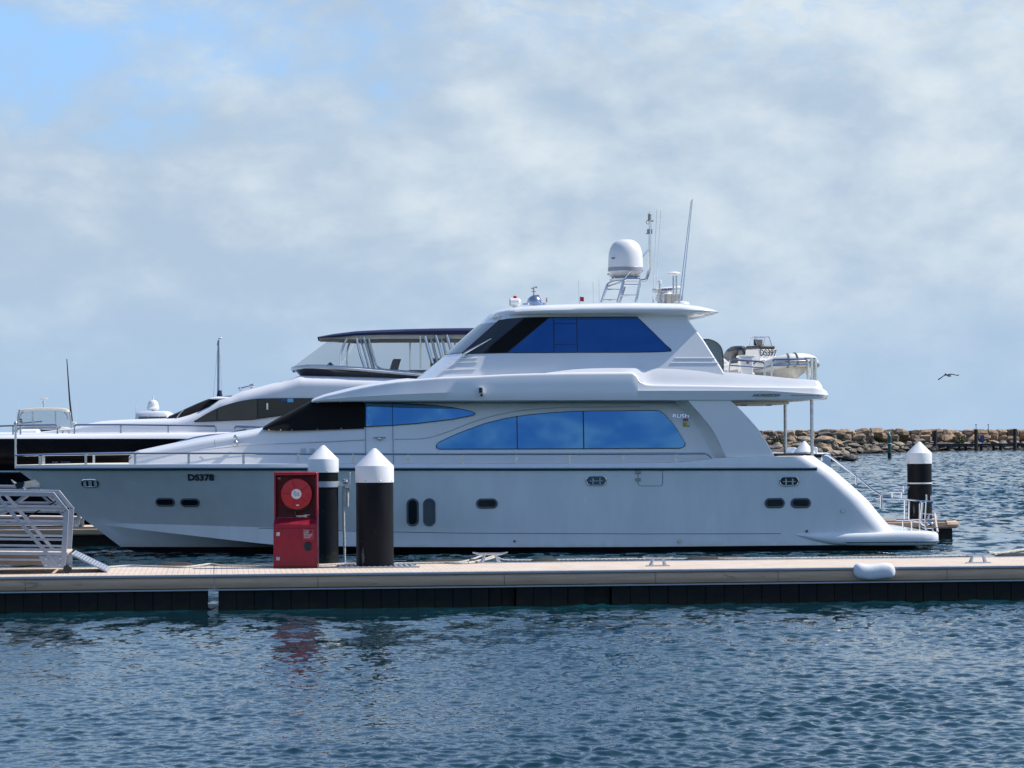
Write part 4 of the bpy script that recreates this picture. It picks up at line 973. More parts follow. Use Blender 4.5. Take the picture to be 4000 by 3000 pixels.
# side glazing: dark quarter light, black mullion, blue panes
wt = dense([(1952,1251),(2000,1246),(2046,1242.5),(2134,1240),(2300,1239),(2486,1239)], 3) 
def quad(top, bot): return top, bot
w_top = [(1808,1380),(1948,1253),(1990,1247),(2046,1242.5),(2140,1240),(2488,1239),(2560,1308),(2600,1348),(2619,1368)]
w_bot = [(1808,1381),(1881,1379),(1981,1377),(2300,1375.5),(2480,1375),(2560,1373.5),(2600,1372),(2619,1370.5)]
for sg in (1, -1):
    fl = lambda P: [[(u, sg * v, z) for u, v, z in r_] for r_ in P]
    mb = MB(); mb.grid(fl(strip([(x - (3 if i == 0 else 0) + (4 if i == len(w_top) - 1 else 0), y - 3) for i, (x, y) in enumerate(w_top)], [(x - (3 if i == 0 else 0) + (4 if i == len(w_bot) - 1 else 0), y + 2.5) for i, (x, y) in enumerate(w_bot)], lb, .008, 60))); gw_ = mb.build('lounge_window', blackrub, lounge)
    def pane(poly, m, name='pane', off=.014):
        P = [YF.on(x, y, lb) for x, y in poly]; mb = MB(); mb.add([(u, sg * (-lb(u, z) - off), z) for u, z in P], [tuple(range(len(P)))]); return mb.build(name, m, gw_)
    pane([(1808,1380),(1948,1253),(1990,1247),(2045,1243),(1881,1378)], glass_dark)
    pane([(1886,1378),(2050,1243),(2143,1240.5),(1979,1377)], cover, 'mullion_cover')
    pane([(1984,1377),(2147,1241),(2160,1240.5),(2162,1376)], glass_blue_high)
    pane([(2165,1262.5),(2163,1240.5),(2251,1240.5),(2251,1262.5)], glass_blue_high)
    pane([(2165,1265),(2251.5,1265),(2252.5,1344),(2165,1344.5)], glass_blue_high)
    pane([(2165,1346.5),(2252.5,1346),(2253,1376),(2165,1376.5)], glass_blue_high)
    pane([(2254,1240.5),(2487,1240.5),(2560,1309),(2600,1349),(2618,1369),(2600,1371),(2560,1373),(2480,1374.5),(2256,1376)], glass_blue_high)
# front windscreen panes
zb_w, zt_w = YF.on(1806, 1381, lb)[1], YF.on(1948, 1254, lb)[1]
ub_w, ut_w = YF.on(1806, 1381, lb)[0], YF.on(1948, 1254, lb)[0]
for a, b_ in ((-1.0, -.36), (-.33, .33), (.36, 1.0)):
    mb = MB(); rows = []
    for t in np.linspace(.03, .97, 5):
        z = lerp(zb_w, zt_w, t); uf = lerp(ub_w, ut_w, t); bb = lb(0, z) - .2; r_ = []
        for s_ in np.linspace(a, b_, 7): tt = 1 - abs(s_); r_.append((uf - .38 * tt * (2 - tt) - .018, bb * s_, z + .01))
        rows.append(r_)
    mb.grid(rows); mb.build('windscreen', glass_dark, lounge)
# wipers
for (a, b_, v) in (((1815,1379),(1919,1322),-2.63), ((1752,1392),(1838,1316),-.9)):
    p, q_ = H(*a, v), H(*b_, v); mb = MB()
    vv = lambda z: -lb(0, z) - .05 if v < -2 else v
    A = Vector((p[0], vv(p[1]), p[1])); B = Vector((q_[0], vv(q_[1]), q_[1]))
    mb.tube([A, A.lerp(B, .4), B], [.03, .024, .012], 6); mb.tube([A + Vector((-.02, 0, -.1)), A], .03, 6); mb.build('wiper', chrome, lounge)
# slatted steps at the foot of the windscreen
for y0_, x0, x1 in ((1403, 1742, 1866), (1419, 1722, 1866), (1447, 1690, 1858)):
    P = [(lambda q: (q[0], -lb(*q) - .01, q[1]))(YF.on(x, y0_ - (x - x0) * .035, lb)) for x in np.linspace(x0 + 24, x1, 6)]
    mb = MB(); mb.tube(P, .011, 6); mb.build('step_ledge', gel, lounge)
for x0, x1, y0_ in ((2636, 2792, 1399), (2620, 2806, 1417)):
    P = [(lambda q: (q[0], -lb(*q) - .005, q[1]))(YF.on(x, y0_, lb)) for x in np.linspace(x0, x1, 5)]
    mb = MB(); mb.tube(P, .012, 6); mb.build('styling_ledge', gel, lounge)
# --- hardtop
h_top = [(1912,1243),(1916,1236),(1922,1231),(1935,1222),(1949,1215),(1970,1208),(1994,1203),(2050,1196),(2116,1191),(2252,1186),(2433,1182),(2560,1183),(2659,1185),(2704,1191),(2738,1196),(2770,1204),(2786,1209),(2798,1215),(2803,1218.5)]
h_bot = [(1912,1245.5),(1922,1244),(1949,1238),(1981,1232),(2050,1227),(2116,1225),(2300,1224),(2700,1223.5),(2786,1221.5),(2803,1219.5)]
def hb(px): return itp(px, [(1912, 1.2), (1922, 1.62), (1949, 2.05), (1994, 2.36), (2080, 2.54), (2200, 2.60), (2700, 2.60), (2760, 2.5), (2790, 2.3), (2803, 2.0)])
stn = []
for px in sorted(set([1912, 1916, 1922, 1930, 1940, 1949, 1960, 1975, 1994, 2015, 2040] + list(range(2070, 2700, 45)) + [2704, 2738, 2760, 2775, 2786, 2795, 2803])):
    b_ = hb(px); u, zt = H(px, itp(px, h_top), -b_ + .25); zb = H(px, itp(px, h_bot), -b_)[1]; zt = max(zt, zb + .01); h = zt - zb
    stn.append([(u, max(b_ - .6, .2), zb - (.09 if 1950 < px < 2760 else .02)), (u, b_ - .05, zb), (u, b_ - .012, zb + h * .15), (u, b_, zb + h * .36), (u, b_ - .03, zb + h * .58), (u, b_ - .1, zb + h * .78), (u, b_ - .22, zb + h * .93), (u, b_ - .4, zt), (u, b_ * .4, zt + .05), (u, 0, zt + .06)])
mb = MB(); mb.halves(stn); hard = mb.build('hardtop', gel, yacht, 40)
ztop = lambda px, v: H(px, itp(px, h_top), v)[1] + .03
# search light, compass dome, small flags
def hp(px, py, v): u, z = H(px, py, v); return Vector((u, v, z))
p = hp(2011, 1180, -1.0); b0 = hp(2011, 1204, -1.0)
mb = MB(); mb.tube([p + Vector((-.12, 0, 0)), p + Vector((-.1, 0, 0)), p + Vector((.1, 0, 0)), p + Vector((.15, 0, 0))], [.10, .10, .10, .06], 14); mb.tube([b0 + Vector((0, 0, -.05)), p], [.07, .045], 10); se = mb.build('searchlight', plastic, hard, weld=False)
mb = MB(); mb.tube([p + Vector((-.135, 0, 0)), p + Vector((-.121, 0, 0))], .085, 14); mb.build('lens', glass_black, se)
p = hp(2088, 1187, -.6)
mb = MB(); mb.lathe([(.32, -.04), (.31, .02), (.2, .03), (.19, .09), (.15, .16), (.08, .21), (.03, .225), (.002, .23)], p, 22); dm = mb.build('compass_dome', chrome, hard, 40)
mb = MB(); mb.tube([p + Vector((-.02, 0, .22)), p + Vector((-.02, 0, .44))], .016, 8); mb.box(p + Vector((-.02, 0, .32)), (.11, .06, .018)); mb.box(p + Vector((-.06, 0, .40)), (.04, .03, .035)); mb.box(p + Vector((.04, 0, .43)), (.06, .03, .04)); mb.build('anemometer', grey, dm, weld=False)
for px, py, v, y1 in ((2009, 1163, -.9, 1172), (2097, 1159, -.5, 1170), (2138, 1170, -.7, 1190), (2270, 1167, -.7, 1186)):
    a = hp(px - 5, py - 5, v); b_ = hp(px - 5, y1 + 4, v)
    mb = MB(); mb.tube([b_, a + Vector((0, 0, .03))], .008, 6); fs = mb.build('flag_staff', plastic, hard)
    wd_ = .03 if px == 2138 else .105
    mb = MB(); mb.grid([[a + Vector((x * wd_ / .105, .012 * math.sin(x * 60), z - .012 * x / .1)) for x in np.linspace(0, .105, 6)] for z in (.02, -.04, -.095)]); o = mb.build('flag', redflag, fs, 80)
    so_ = o.modifiers.new('solid', 'SOLIDIFY'); so_.thickness = .004
for px, y0_, y1 in ((2262, 1184, 1096), (2318, 1184, 1102), (2341, 1184, 1092)):
    a, b_ = hp(px, y0_, -.2), hp(px - 2, y1, -.2); mb = MB(); mb.tube([a, b_], .004, 5); mb.build('whip_aerial', steel, hard)
# satellite dome on its tubular frame
fr = []
V1, V2 = -1.0, .35
mb = MB()
for v, dxp in ((V1, 0), (V2, 0)):
    if v == V1:
        mb.tube(rounded([hp(2412, 1182, v), hp(2438, 1091, v), hp(2503, 1091, v), hp(2483, 1182, v)], .08), .035, 8)
        mb.tube([hp(2434, 1112, v), hp(2496, 1114, v)], .022, 8); mb.tube([hp(2422, 1154, v), hp(2487, 1154, v)], .022, 8)
    else:
        mb.tube(rounded([hp(2349, 1182, v), hp(2372, 1113, v), hp(2382, 1105, v), hp(2436, 1090, v)], .08), .035, 8)
        mb.tube([hp(2421, 1182, v), hp(2440, 1120, v)], .032, 8)
        mb.tube([hp(2372, 1130, v), hp(2430, 1132, v)], .02, 8); mb.tube([hp(2358, 1172, v), hp(2416, 1172, v)], .02, 8)
mb.tube([hp(2375, 1118, V2), hp(2437, 1100, V1)], .03, 8); mb.tube([hp(2386, 1104, V2), hp(2398, 1085, V2)], .025, 8)
mb.tube([hp(2440, 1095, V1), hp(2470, 1092, V2), hp(2503, 1094, V1)], .025, 8); mb.tube([hp(2480, 1090, V1), hp(2503, 1079, V1)], .02, 8)
c_ = hp(2444, 1093, -.35)
mb.lathe([(.42, -.02), (.42, .02)], c_, 24)
mb.build('dome_frame', chrome, hard, weld=False)
mb = MB(); rd = 71 / 156.0
# profile from the photograph: base cone, cylinder, dome
zc = lambda y: hp(2440, y, -.35).z - c_.z
mb.lathe([(.12, zc(1093)), (.3, zc(1089)), (rd * .62, zc(1086)), (rd * .94, zc(1063)), (rd * .985, zc(1061)), (rd, zc(1057)), (rd, zc(1044)), (rd * .985, zc(1015)), (rd * .96, zc(990)), (rd * .88, zc(970)), (rd * .74, zc(953)), (rd * .55, zc(942)), (rd * .32, zc(936.5)), (.002, zc(935))], (c_.x, c_.y, c_.z), 44)
sdm = mb.build('satellite_dome', plastic, hard, 45)
mb = MB(); mb.lathe([(rd * 1.002, zc(1060)), (rd * 1.012, zc(1059)), (rd * 1.012, zc(1046)), (rd * 1.002, zc(1045))], c_, 44); mb.build('grey_band', greyband, sdm)
mb = MB()
for (x, y), (x2, y2) in (((2375, 1070), (2395, 1085)), ((2502, 1080), (2482, 1088))): mb.tube([hp(x, y, -.6), hp(x2, y2, -.5)], .03, 6)
mb.build('dome_strut', steel, sdm, weld=False)
o = words('KON', 'dome_lettering', navyink, sdm, (0, 0, 0), .042, .135, .15, .02, .004)
ang = R(-58); o.location = (c_.x + math.sin(ang) * (rd + .004), c_.y - math.cos(ang) * (rd + .004), zc(1014) + c_.z); o.rotation_euler = (math.pi / 2, 0, ang)
# mast with lights
mb = MB(); V = -.1
mb.tube(rounded([hp(2500, 1096, V), hp(2524, 1095, V), hp(2536, 1055, V), hp(2540, 858, V)], .22, 6), .042, 10)
mst = mb.build('light_mast', chrome, hard)
mb = MB(); mb.tube([hp(2438, 1090, V1), hp(2540, 967, V)], .018, 6); mb.build('mast_brace', chrome, mst)
mb = MB(); p = hp(2538, 846, V); mb.lathe([(.055, -.09), (.05, -.03), (.045, .04), (.06, .055), (.05, .07), (.02, .08), (.008, .1), (.006, .13)], p, 14); mb.lathe([(.06, -.12), (.07, -.10), (.06, -.09)], p, 14); mb.build('masthead_lamp', grey, mst)
mb = MB(); p = hp(2533, 903, V); mb.box(p, (.07, .08, .11)); mb.lathe([(.075, -.075), (.075, -.06)], p, 12); p = hp(2546, 904, V); mb.tube([p + Vector((0, 0, -.06)), p + Vector((0, 0, .06))], .02, 8); mb.build('steaming_lamp', grey, mst, weld=False)
mb = MB(); p = hp(2531, 868, V); mb.tube([p + Vector((math.cos(a) * .045, 0, math.sin(a) * .05)) for a in np.linspace(0, 6.28, 14)[:-1]], .008, 6, True); mb.tube([hp(2540, 866, V), hp(2552, 862, V)], .02, 6); mb.build('loudhailer', seam, mst, weld=False)
# whip aerials
for (x0, y0_), (x1, y1), v, r_ in (((2653, 1180), (2700, 783), -.9, .016), ((2663, 1180), (2705, 778), -.6, .016), ((2551, 1182), (2566, 818), .4, .012), ((2561, 1182), (2581, 823), .9, .010)):
    A, B = hp(x0, y0_, v), hp(x1, y1, v); mb = MB(); mb.tube([A, A.lerp(B, .06), A.lerp(B, .07), B], [r_ * 1.9, r_ * 1.8, r_, r_ * .8], 6); mb.build('whip_aerial', plastic if r_ < .014 else steel, hard)
# open array radar with its lettering
p = hp(2607, 1132, .2)
mb = MB(); mb.bar(p + Vector((-.40, -.03, -.035)), p + Vector((.36, .1, .045)), .16, .13); rad_ = mb.build('radar_scanner', plastic, hard, bev=.045)
mb = MB(); q_ = hp(2608, 1150, .2); mb.lathe([(.17, -.22), (.19, -.1), (.17, .0), (.10, .03), (.08, .07)], q_, 18); mb.ball(hp(2590, 1165, .3), .2, 10, (1, 1, .9)); mb.build('radar_pedestal', plastic, rad_, weld=False)
words('FURUNO', 'radar_lettering', navyink, rad_, p + Vector((-.155, -.085, -.035)), .065, .31, 0, .025, rot=(math.pi / 2, R(-4.5), R(9)))
for (x, y), v, r_, yb in (((2633, 1068), -.4, .175, 1180), ((2577, 1101), .1, .05, 1180)):
    p = hp(x, y, v); mb = MB()
    if r_ > .1: mb.lathe([(.03, -.07), (.1, -.05), (r_, -.015), (r_, .0), (r_ * .75, .03), (r_ * .35, .045), (.002, .05)], p, 26)
    else: mb.lathe([(.035, -.05), (.05, -.03), (.05, .035), (.03, .05), (.002, .052)], p, 16)
    g_ = mb.build('gps_dome', plastic, hard)
    mb = MB()
    for dx_ in ((-.02, .06) if r_ > .1 else (0,)): mb.tube([p + Vector((dx_, 0, -.05)), Vector((p.x + dx_, p.y, hp(x, yb, v).z))], .022, 8)
    mb.build('gps_post', steel, g_, weld=False)
for x in (2608, 2625, 2645):
    p = hp(x, 1166, -.7 + (x - 2608) * .012); mb = MB(); mb.box(p, (.13 if x < 2640 else .17, .16, .24), R(20)); mb.build('loudspeaker', grey, hard, bev=.015)
mb = MB(); mb.lathe([(.22, -.03), (.2, .02), (.08, .05)], hp(2660, 1184, -.7), 18); mb.build('aerial_base', plastic, hard)
# --- deflector door, boat deck rails, cockpit posts, stair rails
P = [H(x, y, -1.7) for x, y in dense([(2742,1328),(2765,1326),(2790,1333),(2808,1346),(2819,1365),(2824,1395),(2825,1452)], 4)]
mb = MB(); poly = [(P[0][0], P[-1][1])] + P
mb.prism(poly, -1.712, -1.69); dfl = mb.build('glass_deflector', tintglass, yacht)
mb = MB(); mb.tube([(u, -1.7, z) for u, z in P], .02, 6); mb.build('deflector_frame', blackrub, dfl)
for pth, mid in (([(2846,1455),(2852,1404),(2986,1414),(2987,1469)], [(2849,1427),(2989,1438)]), ([(3014,1472),(3016.5,1404),(3154.5,1403),(3154.5,1483)], [(3016,1426),(3154.5,1425.6)])):
    for sg in (1, -1):
        f_ = lambda x, y: (lambda q: (q[0], sg * -2.55, q[1]))(H(x, y, -2.55))
        mb = MB(); mb.tube(rounded([f_(*p) for p in pth], .08), .026, 8); dr = mb.build('boat_deck_rail', chrome, yacht)
        mb = MB(); mb.tube([f_(*p) for p in mid], .02, 8); mb.build('mid_rail', chrome, dr)
q1, q2 = H(3170, 1482, -2.3), H(3171, 1399, -2.3)
mb = MB(); mb.tube([(q1[0], -2.3, q1[1] - .1), (q2[0], -2.3, q2[1])], .055, 10); q3 = H(3186, 1400, -2.3); mb.tube([(q3[0], -2.3, q1[1] - .1), (q3[0], -2.3, q3[1])], .035, 8); mb.tube([(q2[0] - .2, -2.3, q2[1]), (q3[0], -2.3, q3[1])], .02, 8); mb.build('davit_post', chrome, yacht, weld=False)
for v, px, yb, yt in ((-2.55, 3172, 1781, 1562), (.9, 3068, 1776, 1566)):
    p, q_ = hp(px, yb, v), hp(px - 1, yt, v); mb = MB(); mb.tube([p - Vector((0, 0, .3)), q_], .045, 12); mb.build('cockpit_post', steel, yacht)
mb = MB(); p = hp(3062, 1776, -.2); mb.box(p + Vector((-.5, 0, -.02)), (2.4, 3.6, .09)); mb.build('cockpit_coaming', cover, yacht, bev=.03)
for sg in (-1, 1):
    f_ = lambda x, y: (lambda q: (q[0], sg * 2.35, q[1]))(H(x, y, -2.35))
    mb = MB(); mb.tube(rounded([f_(3211,1800), f_(3211,1785), f_(3218,1775), f_(3233,1776), f_(3345,1858), f_(3415,1917), f_(3441,1931), f_(3443,1938), f_(3443,1985)], .1, 5), .028, 8); sr = mb.build('stair_rail', chrome, yacht)
    mb = MB(); mb.tube([f_(3345, 1858), f_(3345, 1895)], .022, 8); mb.build('rail_post', chrome, sr)
# stern rails and passerelle fittings on the platform
zp = H(3600, 2077, -2)[1]
def pr(pts, v, r_=.019, nm='platform_rail'):
    mb = MB(); mb.tube(rounded([hp(x, y, v) for x, y in pts], .05), r_, 8); return mb.build(nm, chrome, yacht)
pr([(3420, 1947), (3530, 1950), (3534, 1952), (3534, 2030), (3527, 2036), (3527, 2078)], -.6); pr([(3534, 1950), (3595, 1957), (3604, 1962)], -.6); pr([(3552, 1955), (3550, 2030), (3561, 2036), (3562, 2078)], -.6)
pr([(3600, 1961), (3593, 1966), (3593, 2078)], -1.2); pr([(3604, 1962), (3597, 2040), (3606, 2050), (3640, 2046)], -1.4, .03); pr([(3618, 1958), (3614, 2030), (3616, 2078)], -1.4)
pr([(3475, 1921), (3545, 1925)], .4); pr([(3486, 1921), (3486, 1944)], .4); pr([(3522, 1924), (3522, 1948)], .4); pr([(3489, 1912), (3520, 1910), (3548, 1912)], .4); pr([(3530, 1898), (3530, 1922)], .4); pr([(3533, 1925), (3551, 1900)], .4)
pr([(3599, 1960), (3645, 1961)], -1.3, .035); pr([(3619, 1932), (3620, 1960)], -1.0); pr([(3638, 1936), (3638, 1958)], -1.0)
pr([(3500, 2032), (3560, 2032), (3625, 2048)], -.6)
mb = MB(); p = hp(3632, 2046, -1.4); mb.ball(p, .09, 8, (1.2, 1, .6)); mb.build('passerelle_hinge', chrome, yacht)
cc = hp(3632, 2076, -2.45); cleat((cc.x, cc.y, zp), 0.0, .62, plat, chrome)
# ------------------------------------------------------------------ inflatable tender on the boat deck
TYAW = R(-60)
tp = hp(3024, 1534, -1.05); TW = YF.o + YF.U * tp.x + YF.V * tp.y + Vector((0, 0, tp.z))
tend = thing('inflatable_tender', 'cream inflatable tender with black outboard stowed on the yacht boat deck', 'tender', TW, YYAW + TYAW)
# local x = forward (towards the bow, right and nearer in the picture), y = port
def tube_c(t):                    # centreline of the collar: from one quarter round the bow to the other
    if t < .38: s_ = t / .38; return Vector((-1.5 + 2.1 * s_, -.66, .60 + .06 * s_ * s_))
    if t > .62: s_ = (1 - t) / .38; return Vector((-1.5 + 2.1 * s_, .66, .60 + .06 * s_ * s_))
    a = (t - .5) / .12 * math.pi / 2
    return Vector((.60 + .46 * max(0, math.cos(a)) ** .8, .66 * math.sin(a), .66 + .17 * max(0, math.cos(a))))
mb = MB(); tt = np.linspace(0, 1, 54); mb.tube([tube_c(t) for t in tt], [.10 if t in (0, 1) else .165 for t in tt], 16); col_ = mb.build('collar', hyp, tend, 50)
def ofs(t, r_, dz):
    d0 = (tube_c(min(1, t + .01)) - tube_c(max(0, t - .01))).normalized(); e0 = d0.cross(Vector((0, 0, 1))).normalized(); return tube_c(t) + e0 * r_ + Vector((0, 0, dz))
mb = MB(); mb.tube([ofs(t, .162, -.04) for t in np.linspace(.03, .97, 60)], .028, 8); mb.build('rub_strake', greyband, col_)
mb = MB()
for t in (.455, .48):
    c0 = tube_c(t); d0 = (tube_c(t + .01) - tube_c(t - .01)).normalized(); e0 = d0.cross(Vector((0, 0, 1))).normalized()
    mb.tube([c0 + (e0 * math.cos(a) + Vector((0, 0, 1)) * math.sin(a)) * .172 for a in np.linspace(0, 6.28, 18)[:-1]], .02, 6, True)
mb.build('lashing_strap', taupe, col_, weld=False)
mb = MB(); mb.tube(dense([tuple(tube_c(.33) + Vector((0, .1, .18))), tuple(ofs(.30, .16, .1)), tuple(ofs(.27, .2, -.1)), tuple(ofs(.26, .2, -.4))], 5), .014, 6); mb.build('lashing_line', ropeblk, col_)
stn = []
for x, b_, zk in ((-1.5, .62, .16), (-.9, .64, .14), (-.2, .64, .16), (.4, .62, .20), (.65, .52, .27), (.85, .32, .42), (1.0, .05, .62)):
    stn.append([(x, 0.0, zk), (x, b_ * .5, zk + .10), (x, b_ * .92, zk + .24), (x, b_, zk + .36), (x, b_ * .95, zk + .46 if x < .9 else zk + .36), (x, 0, zk + .40 if x < .9 else zk + .36)])
mb = MB(); mb.loft([[(u, -b_, z) for u, b_, z in s_] + [(u, b_, z) for u, b_, z in reversed(s_)] for s_ in stn]); mb.build('tender_hull', cream, tend, 40)
cx = -.55
mb = MB(); mb.loft([[(cx + x, y, z) for x, y in ((-.36 + k, -.27), (.32 - k * .5, -.29), (.32 - k * .5, .29), (-.36 + k, .27))] for k, z in ((0, .5), (.03, .85), (.06, 1.12), (.08, 1.15))]); con = mb.build('console', plastic, tend, bev=.03)
mb = MB(); mb.loft([[(cx + x, y, z) for x, y in ((-.30 + k, -.27), (.30 - k * .5, -.25), (.30 - k * .5, .25), (-.30 + k, .27))] for k, z in ((0, 1.14), (.03, 1.225))]); mb.build('console_cap', blackrub, con, bev=.02)
mb = MB()
for y in (-.24, .24): mb.tube(rounded([(cx - .2, y, 1.2), (cx - .14, y, 1.45), (cx + .06, y, 1.46), (cx + .18, y, 1.2)], .05), .013, 8)
mb.tube([(cx - .14, -.24, 1.45), (cx - .14, .24, 1.45)], .012, 8); mb.tube([(cx + .06, -.24, 1.46), (cx + .06, .24, 1.46)], .012, 8); mb.build('console_rail', chrome, con, weld=False)
mb = MB(); mb.loft([[(cx + .2, -.23, 1.2), (cx + .2, .23, 1.2)], [(cx + .08, -.2, 1.43), (cx + .08, .2, 1.43)]], False, False); mb.build('windscreen', vinyl, con)
mb = MB(); mb.box((cx - .05, -.04, 1.32), (.07, .26, .17)); mb.build('chart_plotter', blackrub, con, bev=.02)
words('DS397', 'tender_lettering', blackrub, con, (cx + .318, -.265, .955), .17, .55, 0, .004, rot=(math.pi / 2 - .055, 0, math.pi / 2))
mb = MB(); mb.loft([[(x, y, z) for x, y in ((-1.15, -.25), (-.98, -.25), (-.98, .25), (-1.15, .25))] for z in (.5, 1.0)]); mb.loft([[(x, y, z) for x, y in ((-1.2, -.26), (-.95, -.26), (-.9, .26), (-1.15, .26))] for z in (.96, 1.14)]); mb.build('seat', darkgrey, tend, bev=.04, weld=False)
stn = []
for z, x0, x1, b_ in ((.62, -1.78, -1.56, .10), (.80, -1.82, -1.54, .13), (.84, -1.98, -1.46, .20), (.98, -1.98, -1.36, .23), (1.12, -1.88, -1.28, .23), (1.22, -1.74, -1.26, .18), (1.26, -1.62, -1.32, .1)):
    stn.append([(x, y, z) for x, y in ((x0, -b_ * .5), (x0 + .06, -b_), (x1 - .08, -b_), (x1, -b_ * .5), (x1, b_ * .5), (x1 - .08, b_), (x0 + .06, b_), (x0, b_ * .5))])
mb = MB(); mb.loft(stn); ob = mb.build('outboard', darkgrey, tend, 50, sub=1)
words('YAMAHA', 'cowling_lettering', silver, ob, (-1.93, -.228, .93), .075, .36, .1, .01, rot=(math.pi / 2, R(28), 0))
mb = MB(); mb.bar((-1.66, 0, .66), (-1.80, 0, .12), .10, .2); mb.build('outboard_leg', darkgrey, ob)
# white locker under the tender
p = hp(2912, 1425, -1.9)
lk = thing('deck_locker', 'white moulded locker beside the tender behind the boat deck rail', 'locker', YF.o + YF.U * p.x + YF.V * p.y + Vector((0, 0, hp(2912, 1462, -1.9).z)), YYAW)
mb = MB(); mb.box((0, 0, .18), (.32, .5, .48)); mb.build('locker_body', plastic, lk, bev=.03)
mb = MB(); mb.box((0, 0, .455), (.40, .55, .06)); mb.build('locker_lid', plastic, lk, bev=.02)
mb = MB(); mb.box((-.35, .1, -.02), (1.1, .7, .12)); mb.build('locker_plinth', plastic, lk, bev=.03)
mb = MB(); mb.box((.02, -.253, .29), (.06, .01, .05)); mb.build('locker_sticker', redreel, lk)

# ------------------------------------------------------------------ lines
def ropeobj(name, pts, r, label, m=ropem, group=None, twist=True, cat='rope'):
    P = dense([tuple(p) for p in pts], 8); o0 = Vector(P[0])
    mb = MB(); mb.tube([Vector(p) - o0 for p in P], r, 8)
    if twist:
        acc = 0; strand = [[], []]
        for i in range(len(P) - 1):
            a, b_ = Vector(P[i]) - o0, Vector(P[i + 1]) - o0; d = (b_ - a); n_ = max(1, int(d.length / .03)); dn = d.normalized()
            e = dn.cross(Vector((0, 0, 1))); e = e.normalized() if e.length > .01 else Vector((1, 0, 0)); g = dn.cross(e)
            for k in range(n_):
                acc += d.length / n_; th = acc / .16 * 6.28; q_ = a.lerp(b_, k / n_)
                for s_ in (0, 1): strand[s_].append(q_ + (e * math.cos(th + s_ * 3.14) + g * math.sin(th + s_ * 3.14)) * r * .6)
        for s_ in strand:
            if len(s_) > 3: mb.tube(s_, r * .62, 5)
    o = mb.build(name, m, None, 60, weld=False); o.location = o0
    return tag(o, label, cat, group)
PW_ = lambda px, py, z=DZ: ground(px, py, z)
def on_deck(lst, r): return [PW_(px, py, DZ) + Vector((0, 0, r * (1 + dz))) for px, py, dz in lst]
ropeobj('mooring_rope', on_deck([(424, 2219, 0), (500, 2214, 0), (560, 2215, 0), (640, 2217, 0), (720, 2219, 0), (790, 2214, .8), (823, 2211, 1), (870, 2213, 0), (960, 2214, 0), (1075, 2216, 0)], .018), .018, 'white rope lying on the pontoon between the gangway and the red cabinet', group='ropes on the pontoon')
ropeobj('mooring_rope', on_deck([(1236, 2211, 0), (1300, 2208, 0), (1345, 2206, 0), (1388, 2206, 0)], .018), .018, 'short white rope lying between the red cabinet and the thick front pile', group='ropes on the pontoon')
ropeobj('mooring_rope', on_deck([(1540, 2205, 0), (1640, 2203, 0), (1720, 2202, 0), (1790, 2202, .5), (1840, 2198, 2), (1880, 2191, 4), (1915, 2186, 5), (1935, 2186, 5)], .018), .018, 'white rope lying on the pontoon from the thick front pile to its nearest cleat', group='ropes on the pontoon')
ropeobj('mooring_rope', on_deck([(1740, 2202, .4), (1800, 2204, 0), (1860, 2200, 1), (1910, 2193, 3), (1940, 2187, 4), (1925, 2195, 3), (1880, 2199, 1), (1830, 2203, 0)], .018), .018, 'white rope end turned round the cleat to the right of the thick front pile', group='ropes on the pontoon')
ropeobj('mooring_rope', on_deck([(1945, 2195, 2), (2000, 2195, 0), (2300, 2192, 0), (2600, 2189.5, 0), (2900, 2188, 0), (3300, 2184, 0), (3650, 2179, 0), (3800, 2176, 0)], .024), .024, 'long straight white rope along the far edge of the pontoon deck', group='ropes on the pontoon')
ropeobj('mooring_rope', on_deck([(3860, 2173, 1), (3900, 2170, 0), (3960, 2166, .6), (4010, 2163, 1), (4080, 2166, 0), (4200, 2168, 0)], .035), .035, 'thick bundled white rope beside the small cleat at the far right', group='ropes on the pontoon')
ropeobj('mooring_rope', on_deck([(3885, 2173, 0), (3960, 2172, 0), (4060, 2173, 0), (4180, 2176, 0)], .018), .018, 'thin white rope under the bundled rope at the far right', group='ropes on the pontoon')
lz = lambda px, py: at(px, py, Y2)
ropeobj('pile_line', [lz(1344, 1893), lz(1342, 1910), lz(1342, 1960), lz(1343, 2050), lz(1345, 2120), lz(1346, 2190), lz(1347, 2230)], .028, 'long grey line hanging down from the steel collar of the half hidden pile', group='lines on the pile bracket')
ropeobj('pile_line', [lz(1352, 1888), lz(1356, 1905), lz(1357, 1930), lz(1357, 1960), lz(1357, 1979)], .032, 'short white rope tail hanging from the steel collar of the half hidden pile', group='lines on the pile bracket')
yw = lambda v: YF.o + YF.U * v[0] + YF.V * v[1] + Vector((0, 0, v[2]))
fw = FF.o + FF.U * -.5 + FF.V * .45 + Vector((0, 0, FZ + .17))
e1 = yw(hp(3663, 2078, -1.6)); ropeobj('stern_line', [fw, fw.lerp(e1, .5) + Vector((0, 0, -.03)), e1], .025, 'white stern line from the finger pontoon cleat to the swim platform')
pw = at(190, 1985, 74.0)
ropeobj('bow_line', [at(240, 1945, 73.5), at(170, 1985, 74), at(100, 2018, 74.5), at(-40, 2060, 75)], .02, 'thin grey bow line sloping behind the gangway under the yacht bow', m=ropeblk, twist=False)
